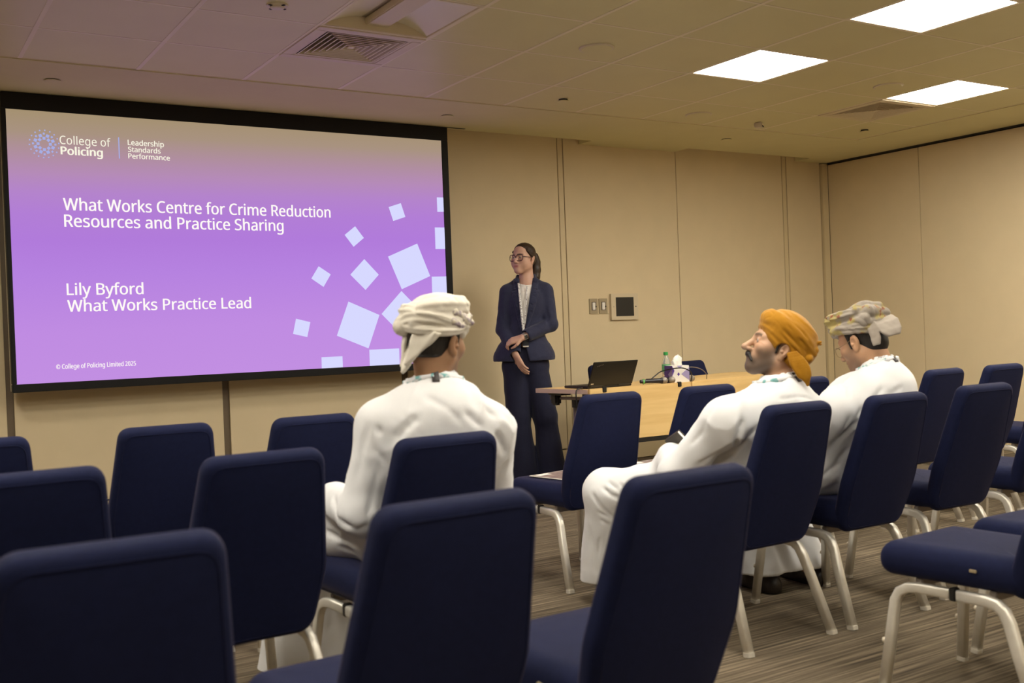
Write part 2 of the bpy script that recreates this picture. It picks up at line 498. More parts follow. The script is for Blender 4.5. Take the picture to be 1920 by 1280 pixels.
for yy in (-h + .022, h - .026):
    bm = bmesh.new(); box(bm, -h + .02, h - .02, yy, yy + .004, .0, .064); obj('end_plate', bm, MT['vent'], t)
bm = bmesh.new(); box(bm, -h + .01, h - .01, -h + .01, h - .01, .068, .08); obj('housing', bm, MT['white_plastic'], t)

flip = Matrix.Rotation(math.pi, 4, 'X')
def round_fit(name, label, cat, x, y, z, parts, group=None):
    t = thing(name, label, cat, (x, y, z), 0, group)
    for pn, prof, m in parts:
        bm = bmesh.new(); lathe(bm, prof, 32, flip); obj(pn, bm, MT[m], t, smooth=False)
    return t
round_fit('smoke_detector', 'round white smoke detector on the ceiling above the display', 'smoke detector', 1.684, 4.625, ZT,
          [('base', [(.050, 0), (.050, .005), (.044, .008)], 'white_plastic'), ('sensor_cap', [(.034, .008), (.032, .014), (.022, .017)], 'white_plastic')])
t = bpy.data.objects['smoke_detector']
for k in range(4):
    bm = bmesh.new(); a = k * math.pi / 2 + .4
    box(bm, -.009, .009, -.006, .006, -.0105, -.0075, M=Matrix.Translation((math.cos(a) * .040, math.sin(a) * .040, 0)) @ rotz2(a)); obj('inlet', bm, MT['dark'], t)
sp = [('rim', [(.098, 0), (.096, .006), (.088, .008)], 'white_plastic'), ('grille', [(.087, .004), (.085, .009), (.04, .0105)], 'tile')]
round_fit('ceiling_speaker', 'round ceiling speaker grille in a tile between the air diffuser and the lit middle panel', 'speaker', 3.49, 4.603, ZT, sp, 'round ceiling speakers')
round_fit('ceiling_speaker', 'round ceiling speaker grille next to the lit panel by the partition wall', 'speaker', 5.86, 4.55, ZT, sp, 'round ceiling speakers')
round_fit('ceiling_speaker', 'round ceiling speaker grille at the plaster margin, beside the motion sensor', 'speaker', 5.267, 5.746, ZT, sp, 'round ceiling speakers')
spk = [('cover_plate', [(.036, .010), (.036, .014), (.030, .016)], 'tile'), ('stem', [(.030, .0), (.030, .010), (.0295, .0101)], 'dark')]
round_fit('sprinkler_cover', 'round concealed sprinkler cover in the tile above the bare wall', 'sprinkler', 4.045, 5.723, ZT, spk, 'concealed sprinkler covers')
round_fit('sprinkler_cover', 'round concealed sprinkler cover in the corner tile of the ceiling', 'sprinkler', 7.016, 5.693, ZT, spk, 'concealed sprinkler covers')
fl = [('cover_plate', [(.045, .004), (.045, .007), (.04, .008)], 'plaster'), ('stem', [(.040, 0), (.040, .004), (.0395, .0041)], 'dark')]
round_fit('flush_plate', 'flat round plate in the plaster margin above the display corner with the emblem', 'ceiling plate', .988, 6.424, CEIL, fl, 'round plates in the plaster margin')
round_fit('flush_plate', 'flat round cover plate in the plaster margin above the display end nearer the woman', 'ceiling plate', 3.554, 6.445, CEIL, fl, 'round plates in the plaster margin')
round_fit('flush_plate', 'flat round cover plate in the plaster margin above the wall control panel side', 'ceiling plate', 6.166, 6.403, CEIL, fl, 'round plates in the plaster margin')
t = thing('motion_sensor', 'small white boxy motion sensor on the ceiling margin of the tiles', 'sensor', (5.943, 5.812, ZT), math.radians(32))
bm = bmesh.new(); box(bm, -.042, .042, -.03, .03, -.038, 0, 0, .006); obj('body', bm, MT['white_plastic'], t)
bm = bmesh.new(); box(bm, -.028, .028, -.0325, -.029, -.033, -.023, 0, .002); obj('lens', bm, MT['dark'], t)

# ------------------------------------------------------------------ the wall display
YD = 6.79
t = thing('wall_display', 'large wall display in a black frame showing a violet presentation slide', 'screen', (2.25, YD, .87))
DISPLAY = t
def D(x, z, d=0.0):
    return (x - 2.25, d, z - .87)
def dbox(bm, x0, x1, z0, z1, d0, d1, mi=0, bev=0):
    box(bm, x0 - 2.25, x1 - 2.25, d0, d1, z0 - .87, z1 - .87, mi, bev)
fx0, fx1, fz0, fz1 = .757, 3.742, .870, 2.650
ix0, ix1, iz0, iz1 = .782, 3.688, .919, 2.548
bm = bmesh.new()
dbox(bm, fx0, fx1, fz0, iz0, 0, .06, 0, .003); dbox(bm, fx0, fx1, iz1, fz1, 0, .06, 0, .003)
dbox(bm, fx0, ix0, iz0, iz1, 0, .06, 0, .003); dbox(bm, ix1, fx1, iz0, iz1, 0, .06, 0, .003)
obj('frame', bm, MT['bezel'], t)
bm = bmesh.new(); dbox(bm, fx0 + .004, fx1 - .004, fz0 + .004, fz1 - .002, .058, .14, 0, .002); obj('housing', bm, MT['steel'], t)
bm = bmesh.new()
for xx in (1.4, 3.1):
    dbox(bm, xx - .05, xx + .05, 1.2, 2.3, .138, .25)
obj('wall_bracket', bm, MT['dark_brown'], t)
bm = bmesh.new(); dbox(bm, ix0, ix1, iz0, iz1, .004, .01); scr = obj('display_surface', bm, MT['slide'], t)

def flat_poly(bm, pts, d0=.0025, d1=.0045):
    a = [bm.verts.new(D(x, z, d0)) for x, z in pts]; b = [bm.verts.new(D(x, z, d1)) for x, z in pts]
    n = len(pts)
    for j in range(n):
        bm.faces.new((a[j], a[(j + 1) % n], b[(j + 1) % n], b[j]))
    bm.faces.new(a); bm.faces.new(b[::-1])
SQ = [[(3.243, 2.045), (3.34, 2.076), (3.372, 1.978), (3.275, 1.946)], [(2.897, 1.84), (2.978, 1.902), (3.041, 1.821), (2.961, 1.758)],
      [(2.64, 1.537), (2.696, 1.621), (2.782, 1.565), (2.726, 1.479)], [(2.928, 1.563), (3.038, 1.672), (3.145, 1.562), (3.039, 1.455)],
      [(3.223, 1.691), (3.459, 1.787), (3.555, 1.551), (3.322, 1.457)], [(3.155, 1.283), (3.318, 1.444), (3.463, 1.302), (3.297, 1.142)],
      [(2.906, 1.375), (3.138, 1.276), (3.044, 1.043), (2.81, 1.14)], [(2.519, 1.265), (2.62, 1.239), (2.594, 1.138), (2.494, 1.163)],
      [(3.635, 2.128), (3.688, 2.129), (3.688, 2.025), (3.635, 2.023)], [(3.609, 1.907), (3.688, 1.908), (3.688, 1.75), (3.608, 1.749)],
      [(3.568, 1.546), (3.688, 1.548), (3.688, 1.361), (3.566, 1.361)], [(2.691, .996), (2.845, .996), (2.845, .919), (2.69, .919)],
      [(3.05, 1.033), (3.282, 1.033), (3.281, .919), (3.049, .919)], [(3.47, 1.16), (3.66, 1.21), (3.688, 1.12), (3.688, 1.0), (3.52, .95)]]
for q in SQ[:-1]:
    bm = bmesh.new(); flat_poly(bm, q); obj('slide_square', bm, MT['square'], scr)

GLYPHS = {"0":[459,[[419,287,418,242,415,201,409,163,401,128,390,97,376,70,359,47,339,27,316,12,290,1,261,-6,229,-8,188,-4,153,8,122,27,97,54,76,88,60,129,48,176,42,229,39,287,41,346,48,399,58,446,73,486,93,520,119,547,149,566,186,578,229,581,269,578,304,566,335,547,361,520,382,486,399,446,410,399,417,346],[110,287,111,238,115,194,121,156,131,125,143,98,159,78,178,64,202,55,229,52,256,55,279,64,298,78,314,98,326,124,336,156,343,194,347,238,348,287,347,336,343,380,336,417,326,449,314,475,298,495,279,510,256,518,229,521,202,518,178,510,159,495,143,475,131,449,121,417,115,380,111,336]]],"2":[459,[[417,0,38,0,38,59,188,210,216,238,240,264,261,287,280,309,295,331,306,353,315,376,320,399,322,424,318,453,309,477,294,496,273,510,249,518,221,520,194,519,169,514,147,506,126,495,104,482,83,466,45,513,60,526,77,537,94,548,113,557,132,565,153,572,174,577,197,580,221,581,255,579,285,572,313,562,336,548,356,531,372,510,384,485,391,458,394,428,392,399,386,371,375,344,361,318,344,292,324,267,301,241,275,214,247,185,128,67,128,64,417,64]]],"5":[459,[[221,351,258,349,292,342,322,331,349,316,371,297,389,274,402,247,410,217,413,183,410,145,402,111,387,81,368,54,343,32,314,15,280,2,242,-5,199,-8,170,-7,142,-4,116,0,91,6,70,14,51,23,51,90,71,79,95,70,121,62,148,57,174,53,200,52,227,54,252,58,274,65,293,76,310,89,323,106,333,126,339,149,341,176,337,210,325,239,306,262,279,279,243,289,197,292,182,291,164,290,146,288,128,285,112,283,99,280,64,302,86,573,373,573,373,508,146,508,132,342,142,344,155,346,169,348,185,350,202,351]]],"B":[521,[[241,573,307,569,361,558,404,541,434,515,453,478,459,431,457,409,453,389,446,371,437,354,424,340,409,328,392,317,372,309,350,304,350,300,373,295,395,288,415,279,433,267,448,253,461,236,470,215,476,191,478,163,475,130,467,100,454,74,436,52,413,33,385,19,354,8,318,2,279,0,78,0,78,573],[256,329,300,331,334,339,357,352,372,371,381,394,384,423,380,451,369,474,351,490,324,502,289,509,245,511,150,511,150,329],[150,269,150,61,265,61,311,64,346,74,371,91,388,112,398,138,401,168,399,188,395,205,388,221,377,235,362,247,344,256,321,263,293,267,260,269]]],"C":[507,[[323,517,294,516,266,510,241,502,217,490,196,474,178,456,162,434,149,410,139,383,131,353,127,321,125,286,128,241,135,200,147,164,164,132,186,105,213,83,244,68,281,58,322,55,347,56,371,58,394,62,416,66,438,72,460,78,460,15,438,8,416,2,393,-2,369,-6,342,-7,312,-8,257,-4,208,8,166,28,130,56,101,90,78,131,62,178,52,230,49,287,51,329,57,369,67,406,81,440,99,471,120,499,145,523,174,543,206,559,242,571,281,578,324,581,353,580,381,577,409,572,435,565,460,557,482,547,453,486,435,494,415,501,394,508,372,513,348,516]]],"L":[420,[[78,0,78,573,150,573,150,64,400,64,400,0]]],"P":[485,[[229,573,297,568,352,553,393,528,421,495,439,454,444,404,443,381,439,358,433,336,423,316,411,296,395,278,375,262,351,249,324,238,292,230,256,225,216,223,150,223,150,0,78,0,78,573],[223,511,150,511,150,285,208,285,242,286,272,290,298,296,320,306,338,318,352,334,362,352,368,375,370,401,366,435,354,462,334,484,306,499,269,508]]],"R":[499,[[236,573,281,571,320,565,353,555,381,540,404,522,422,500,434,474,442,444,444,410,442,381,437,356,427,334,415,315,401,298,385,285,367,274,349,264,330,257,487,0,403,0,264,237,150,237,150,0,78,0,78,573],[232,510,150,510,150,298,236,298,278,301,312,310,338,325,355,347,366,374,370,407,368,430,363,450,355,467,343,480,328,491,310,500,287,505,261,509]]],"S":[440,[[403,153,400,121,392,92,378,66,359,44,335,26,307,11,274,1,238,-6,198,-8,177,-8,157,-7,137,-5,118,-2,100,1,83,4,68,9,54,14,41,19,41,88,62,80,86,72,113,65,142,59,171,56,201,55,228,56,252,60,273,66,290,74,305,85,316,98,324,113,329,129,330,147,329,164,325,180,318,194,308,207,295,218,277,230,255,241,228,253,196,265,172,274,151,284,131,294,114,305,98,317,85,330,74,344,65,359,57,375,52,393,49,413,48,435,51,464,58,490,71,513,89,533,110,550,136,563,165,573,197,579,231,581,262,580,290,577,318,572,343,565,367,558,389,549,366,487,346,495,325,502,302,508,278,513,254,516,229,517,207,516,187,513,169,507,155,499,142,489,133,478,126,464,122,450,121,434,122,416,126,400,133,386,143,373,156,362,172,351,193,341,217,330,246,318,278,306,307,293,332,279,353,264,371,247,385,228,395,206,401,181]]],"W":[746,[[735,573,583,0,510,0,399,375,395,387,392,398,389,410,386,421,383,433,380,443,378,454,375,463,373,471,372,478,370,484,370,488,369,484,368,478,367,471,365,463,363,454,361,443,358,433,355,421,352,409,349,397,346,385,342,373,234,0,161,0,10,573,85,573,174,223,177,211,180,199,183,186,185,175,188,163,190,151,193,140,195,129,196,118,198,107,200,97,201,87,203,97,205,108,206,119,209,131,211,142,213,154,216,166,219,179,222,191,225,203,229,215,232,227,333,573,407,573,512,225,516,212,520,200,523,187,526,175,529,163,532,151,534,139,536,128,538,117,540,106,542,96,544,87,545,100,548,114,550,129,553,144,556,159,560,175,564,191,568,207,572,224,660,573]]],"a":[450,[[231,437,279,433,318,422,347,403,368,375,381,338,385,293,385,0,334,0,320,61,317,61,304,46,292,33,279,22,265,13,250,5,234,-1,216,-5,195,-7,172,-8,148,-7,124,-2,103,6,84,16,68,30,55,48,45,68,39,92,37,119,43,159,59,192,87,219,127,238,179,251,243,257,316,259,316,285,313,317,306,342,293,359,275,371,253,378,227,380,205,379,183,376,163,370,143,363,124,355,106,347,84,400,104,410,126,419,151,426,177,432,204,436],[252,208,204,203,167,195,141,182,124,165,113,144,110,119,112,97,120,79,132,66,148,56,167,51,188,49,223,52,253,62,279,79,299,103,311,134,315,172,315,210]]],"c":[385,[[241,-8,204,-5,170,2,139,15,112,34,88,58,69,87,55,123,47,165,44,213,47,262,56,305,71,342,90,372,114,396,142,415,174,428,208,435,245,438,267,437,288,435,309,431,328,426,344,421,358,415,337,356,323,361,308,365,292,370,275,373,259,375,244,376,217,374,193,368,172,358,155,343,141,325,131,303,123,277,119,247,117,213,119,181,123,152,131,126,141,104,155,86,172,71,191,61,214,55,240,53,262,54,283,56,302,60,319,65,336,71,351,78,351,15,336,8,320,3,304,-2,285,-5,264,-7]]],"d":[493,[[221,-8,171,-2,128,17,92,48,65,91,49,146,44,214,49,282,66,338,93,381,128,413,171,432,221,438,243,437,262,434,280,429,296,423,310,416,323,407,335,397,345,386,354,374,359,374,359,383,358,393,356,405,355,418,355,429,354,438,354,609,425,609,425,0,368,0,358,58,354,58,345,46,335,35,323,24,310,15,296,7,279,1,262,-4,242,-7],[232,51,273,55,305,67,328,88,343,117,352,154,355,200,355,213,352,263,343,304,329,336,306,360,274,375,231,379,196,374,168,359,146,334,130,300,120,260,117,213,120,165,130,125,146,93,168,69,197,55]]],"e":[452,[[234,438,269,435,301,427,329,414,354,396,374,373,390,346,402,315,409,281,411,244,411,201,117,201,122,157,134,119,154,90,181,69,215,56,254,52,280,53,305,56,327,60,348,66,370,73,392,82,392,20,370,11,349,4,327,-1,304,-5,279,-7,251,-8,212,-5,176,3,143,17,114,36,90,61,70,91,56,126,47,167,44,212,47,257,55,297,68,333,86,364,108,390,134,411,164,426,198,435],[233,380,202,377,175,366,154,348,137,323,125,293,119,257,338,257,336,281,333,302,326,322,318,338,306,353,292,364,276,373,256,378]]],"f":[276,[[266,375,158,375,158,0,87,0,87,375,12,375,12,408,87,432,87,457,89,492,95,522,104,547,116,568,132,585,152,597,174,606,199,612,227,613,244,613,259,612,274,609,287,606,300,603,310,599,292,544,283,546,273,549,262,552,251,554,239,555,228,556,206,553,189,545,175,532,166,513,160,489,158,458,158,430,266,430]]],"g":[493,[[221,438,248,436,273,431,297,422,319,409,338,393,355,373,359,373,369,430,425,430,425,-7,423,-46,416,-80,404,-109,388,-135,367,-155,341,-172,310,-183,274,-190,233,-192,202,-192,174,-189,147,-186,122,-180,99,-174,78,-165,78,-100,99,-110,123,-118,149,-125,177,-130,206,-133,237,-134,271,-130,300,-119,324,-101,341,-77,352,-48,355,-13,355,4,355,11,356,21,356,32,357,43,357,51,358,57,354,57,338,37,320,21,299,8,275,-1,250,-6,221,-8,170,-2,126,18,91,51,65,95,49,149,44,214,49,278,65,332,91,377,126,411,169,431],[230,379,207,376,187,370,169,359,153,344,140,326,130,303,123,277,119,247,117,213,120,165,130,124,146,92,169,68,197,54,232,50,253,51,271,53,288,58,303,65,315,74,326,85,336,98,343,113,349,131,353,151,355,173,356,197,356,214,355,251,350,282,343,309,332,331,319,348,302,362,281,371,257,377]]],"h":[496,[[139,431,139,420,138,410,138,399,137,389,136,379,135,370,140,370,149,385,161,397,174,407,188,416,204,424,221,429,238,434,255,436,273,437,306,435,335,430,360,421,382,408,399,391,413,370,423,344,429,314,431,280,431,0,361,0,361,275,358,307,351,333,338,353,319,367,295,376,265,379,235,377,210,370,189,360,173,347,160,329,150,308,144,283,140,254,139,222,139,0,68,0,68,609,139,609]]],"i":[207,[[139,430,139,0,68,0,68,430],[104,591,115,590,124,586,133,580,140,572,144,560,145,546,144,532,140,521,133,512,124,506,115,502,104,501,93,502,83,506,75,512,68,521,64,532,63,546,64,560,68,572,75,580,83,586,93,590]]],"k":[428,[[138,291,138,282,137,270,137,257,136,244,135,232,135,221,138,221,142,226,146,232,152,240,159,248,165,256,172,264,178,272,184,279,189,285,326,430,409,430,235,246,421,0,336,0,187,200,138,158,138,0,68,0,68,609,138,609]]],"l":[207,[[139,0,68,0,68,609,139,609]]],"m":[750,[[540,438,584,434,621,421,649,401,669,371,681,330,685,280,685,0,615,0,615,277,613,308,606,333,594,353,577,367,555,376,528,379,490,374,460,362,438,342,423,315,414,280,411,237,411,0,342,0,342,277,341,298,337,317,332,333,325,347,315,359,303,367,289,374,272,377,253,379,227,377,204,370,185,360,170,347,158,329,150,308,144,283,140,255,139,223,139,0,68,0,68,430,125,430,136,371,140,371,149,385,160,398,173,409,186,418,201,425,217,431,233,435,249,437,266,438,298,436,325,430,349,420,369,406,386,388,398,366,402,366,418,388,438,406,461,420,486,430,512,436]]],"n":[496,[[275,438,322,434,361,421,391,401,413,371,426,330,431,280,431,0,361,0,361,275,358,307,351,333,338,353,319,367,295,376,265,379,222,374,189,361,166,338,151,308,142,269,139,223,139,0,68,0,68,430,125,430,136,371,140,371,150,385,162,398,175,409,190,418,206,425,222,431,239,435,257,437]]],"o":[485,[[442,216,440,181,436,150,428,121,417,95,404,71,388,51,369,33,348,18,324,7,299,-1,271,-6,241,-8,214,-6,188,-1,163,7,140,18,119,33,100,51,84,71,70,95,59,121,51,150,46,181,44,216,47,261,55,301,68,336,87,367,110,392,137,412,169,426,204,435,244,438,281,435,316,426,347,412,374,392,398,367,417,336,431,301,439,261],[117,216,119,184,123,154,130,128,141,105,155,86,172,71,192,59,216,53,243,51,270,53,294,59,314,71,331,86,345,105,356,128,363,154,367,184,369,216,367,248,363,277,355,303,345,325,331,344,314,359,294,370,270,376,242,379,202,374,171,359,147,335,130,303,120,263]]],"p":[493,[[273,438,322,432,365,413,401,383,428,339,444,284,449,216,447,170,439,129,427,93,410,62,390,37,365,17,337,3,306,-5,272,-8,251,-7,231,-4,213,1,197,7,182,15,170,24,158,33,148,44,139,55,134,55,135,45,136,33,137,20,138,7,139,-5,139,-16,139,-192,68,-192,68,430,126,430,136,371,139,371,148,383,158,394,170,405,182,414,197,422,213,429,231,434,251,437],[260,379,233,377,210,371,190,362,174,349,161,333,152,313,145,289,141,261,139,229,139,216,140,182,144,152,150,126,159,103,172,85,188,70,208,59,233,53,261,51,286,53,308,60,326,72,341,88,354,108,364,131,371,157,375,186,376,217,373,262,363,302,348,334,325,359,296,374]]],"r":[331,[[269,438,277,438,286,437,295,437,304,436,312,435,319,433,310,368,303,370,296,371,287,372,279,373,271,374,264,374,248,373,232,369,217,363,202,355,189,346,176,334,166,321,156,305,149,289,143,270,140,251,139,229,139,0,68,0,68,430,126,430,134,351,137,351,147,367,158,381,170,395,183,407,198,418,214,426,231,433,249,437]]],"s":[384,[[348,119,346,92,339,69,327,49,311,32,292,18,268,6,241,-2,210,-6,176,-8,148,-7,122,-5,99,-1,78,5,59,11,42,19,42,83,60,75,81,67,104,60,128,54,153,50,178,49,211,51,236,57,256,66,269,79,277,94,280,112,279,123,276,132,271,141,264,150,253,158,239,167,222,176,200,185,174,196,148,206,124,217,103,228,84,239,69,252,57,266,48,283,43,302,41,324,46,358,61,386,85,408,118,425,157,435,202,438,228,437,252,434,275,430,298,424,319,417,339,409,315,353,297,360,278,366,258,372,238,377,218,379,197,380,171,379,149,374,131,366,118,356,111,343,108,328,109,317,113,307,119,298,127,290,139,282,154,274,172,266,193,256,219,246,245,236,268,226,289,215,306,203,321,191,333,176,341,159,346,140]]],"t":[289,[[212,50,222,50,233,51,245,53,255,54,264,56,272,59,272,5,263,1,253,-2,240,-4,226,-6,213,-8,200,-8,178,-7,157,-3,138,4,120,13,104,27,91,44,82,66,76,93,74,125,74,375,13,375,13,409,75,437,103,528,144,528,144,430,269,430,269,375,144,375,144,127,146,103,153,83,163,69,177,58,193,52]]],"u":[496,[[427,430,427,0,370,0,359,57,356,57,346,43,334,31,321,20,306,11,290,4,273,-1,256,-5,238,-7,220,-8,187,-6,159,-1,134,8,112,21,95,38,81,59,71,85,65,114,63,148,63,430,135,430,135,153,137,122,145,96,158,76,176,62,200,53,230,51,260,53,285,59,306,69,323,82,336,100,345,121,352,146,356,175,357,206,357,430]]],"y":[409,[[1,430,76,430,169,185,174,171,179,157,184,144,188,130,193,117,196,105,200,92,203,80,205,68,209,68,212,83,217,100,224,121,231,142,238,164,245,186,333,430,409,430,224,-59,213,-85,201,-108,188,-130,173,-148,157,-164,138,-176,117,-185,94,-191,67,-192,55,-192,44,-192,34,-190,25,-189,16,-188,9,-186,9,-130,15,-131,22,-132,30,-133,38,-134,47,-135,56,-135,72,-134,86,-131,99,-126,110,-118,121,-110,130,-99,138,-87,145,-73,152,-59,174,-2]]],"\u00a9":[667,[[346,107,297,112,258,129,227,156,205,192,192,236,188,286,190,320,196,351,206,379,220,404,239,425,261,442,286,455,316,463,349,465,365,464,382,462,399,459,416,454,432,448,447,441,424,392,411,399,398,404,385,408,373,411,361,412,350,413,320,409,296,398,276,379,262,354,253,323,250,286,253,249,260,217,273,192,292,174,317,162,349,159,362,159,375,161,390,164,405,168,419,172,433,177,433,126,420,121,407,116,394,112,379,109,363,107],[334,-8,292,-6,253,2,216,14,181,30,150,51,122,75,98,103,77,134,61,168,49,205,42,245,39,286,42,328,49,367,61,404,77,438,98,470,122,498,150,522,181,543,216,559,253,571,292,578,334,581,373,578,411,571,448,559,482,543,513,522,542,498,567,470,588,438,605,404,618,367,625,328,628,286,626,245,618,205,606,168,590,134,569,103,545,75,517,51,486,30,451,14,415,2,375,-6],[334,34,367,37,399,43,430,53,459,67,485,84,509,105,531,129,548,156,563,185,574,217,580,250,582,286,580,320,574,353,564,384,550,413,533,440,512,464,489,486,462,504,433,518,402,529,369,536,334,538,298,536,265,530,233,520,204,506,178,488,154,467,134,443,117,417,103,387,92,356,86,322,84,286,86,252,92,220,103,188,117,159,134,132,154,108,178,87,204,69,233,54,265,43,298,37]]]," ":[209,[]]}
def slide_text(txt, name, x0, zb, x1, caph, m, weight=0.0):
    """flat lettering on the slide from outline polygons"""
    cu = bpy.data.curves.new(name, 'CURVE'); cu.dimensions = '2D'; cu.fill_mode = 'BOTH'
    capu = max(GLYPHS['L'][1][0][1::2])
    x = 0.0; lo = None; hi = 0
    for ch in txt:
        adv, loops = GLYPHS[ch]
        for lp in loops:
            sp = cu.splines.new('POLY'); n_ = len(lp) // 2; sp.points.add(n_ - 1); sp.use_cyclic_u = True
            for i in range(n_):
                px = x + lp[2 * i]
                sp.points[i].co = (px / capu, lp[2 * i + 1] / capu, 0, 1)
                lo = px if lo is None else min(lo, px); hi = max(hi, px)
        x += adv
    tmp = bpy.data.objects.new(name, cu); COL.objects.link(tmp)
    dg = bpy.context.evaluated_depsgraph_get(); dg.update()
    me = bpy.data.meshes.new_from_object(tmp.evaluated_get(dg))
    bpy.data.objects.remove(tmp); bpy.data.curves.remove(cu)
    sx = (x1 - x0) / ((hi - lo) / capu)
    for v in me.vertices:
        v.co = Vector(D(x0 + (v.co.x - lo / capu) * sx, zb + v.co.y * caph, .003))
    me.name = name
    if weight > 0:                                             # heavier strokes: the same outlines set twice more, a hair apart
        b_ = bmesh.new(); b_.from_mesh(me)
        g0 = b_.verts[:] + b_.edges[:] + b_.faces[:]
        for dx, dz in ((weight, 0), (-weight, 0), (0, weight * .6)):
            r_ = bmesh.ops.duplicate(b_, geom=g0)
            bmesh.ops.translate(b_, verts=[v for v in r_['geom'] if isinstance(v, bmesh.types.BMVert)], vec=(dx * caph, 0, dz * caph))
        b_.to_mesh(me); b_.free()
    me.materials.clear(); me.materials.append(MT[m])
    return link_mesh(name, me, scr)
slide_text('What Works Centre for Crime Reduction', 'slide_text', 1.078, 1.958, 2.797, .073, 'text', .022)
slide_text('Resources and Practice Sharing', 'slide_text', 1.080, 1.858, 2.455, .073, 'text', .022)
slide_text('Lily Byford', 'slide_text', 1.078, 1.444, 1.525, .070, 'text', .022)
slide_text('What Works Practice Lead', 'slide_text', 1.078, 1.343, 2.211, .070, 'text', .022)
slide_text('\u00a9 College of Policing Limited 2025', 'slide_text', 1.001, .999, 1.462, .028, 'text', .022)
slide_text('College of', 'slide_text', 1.072, 2.358, 1.365, .050, 'text_warm', 0)
slide_text('Policing', 'slide_text', 1.077, 2.295, 1.315, .047, 'text_warm', .05)
slide_text('Leadership', 'slide_text', 1.468, 2.376, 1.687, .033, 'text_warm', .028)
slide_text('Standards', 'slide_text', 1.468, 2.334, 1.665, .031, 'text_warm', .028)
slide_text('Performance', 'slide_text', 1.468, 2.293, 1.721, .031, 'text_warm', .028)
bm = bmesh.new(); flat_poly(bm, [(1.411, 2.289), (1.417, 2.289), (1.417, 2.42), (1.411, 2.42)]); obj('slide_rule', bm, MT['logo'], scr)
# ring emblem of small squares that shrink outwards
bm = bmesh.new()
for r, n_, s, ph in ((.034, 8, .0095, .0), (.052, 8, .0105, .39), (.062, 8, .0065, .0), (.082, 18, .0045, .1)):
    for k in range(n_):
        a = 2 * math.pi * k / n_ + ph
        cx, cz = .985 + r * math.cos(a), 2.352 + r * math.sin(a)
        b = a + math.pi / 4 * (k % 2) * (n_ == 18) * 0
        flat_poly(bm, [(cx + s * 1.2 * math.cos(b + math.pi / 4 + q * math.pi / 2), cz + s * 1.2 * math.sin(b + math.pi / 4 + q * math.pi / 2)) for q in range(4)])
obj('slide_emblem', bm, MT['logo'], scr)

# ------------------------------------------------------------------ wall controls
for x, lab in ((5.202, 'beige light switch plate further from the control panel'), (5.302, 'beige light switch plate right beside the control panel')):
    t = thing('light_switch', lab, 'light switch', (x, YW, 1.31), 0, 'switch plates on the wall')
    bm = bmesh.new(); plate(bm, 0, 0, .083, .126, .004, lambda u, v, w: (u, -w, v), .010); obj('plate', bm, MT['switch'], t)
    bm = bmesh.new(); box(bm, -.022, .024, -.013, -.009, -.036, .036, 0, .002); obj('bezel', bm, MT['grey_metal'], t)
    bm = bmesh.new(); box(bm, -.016, .012, -.019, -.011, -.03, .03, 0, .003); obj('rocker', bm, MT['paper'], t)
    bm = bmesh.new(); lathe(bm, [(.006, 0), (.006, .006), (.004, .007)], 12, Matrix.Translation((.020, -.011, -.004)) @ Matrix.Rotation(math.pi / 2, 4, 'X')); obj('indicator', bm, MT['dark'], t)
t = thing('control_panel', 'square tablet control panel with a dark screen mounted on the wall', 'control panel', (5.517, YW, 1.30))
f = lambda u, v, w: (u, -w, v)
bm = bmesh.new(); plate(bm, 0, 0, .287, .222, .008, f, .026); obj('frame', bm, MT['panel_frame'], t)
bm = bmesh.new(); plate(bm, 0, 0, .19, .16, .003, lambda u, v, w: (u, -.0255 - w, v), .002); obj('screen', bm, MT['black'], t)
for xx, rr in ((-.118, .003), (.118, .006)):
    bm = bmesh.new(); lathe(bm, [(rr, 0), (rr, .002), (rr * .8, .0025)], 12, Matrix.Translation((xx, -.0255, 0)) @ Matrix.Rotation(math.pi / 2, 4, 'X')); obj('button', bm, MT['black'], t)

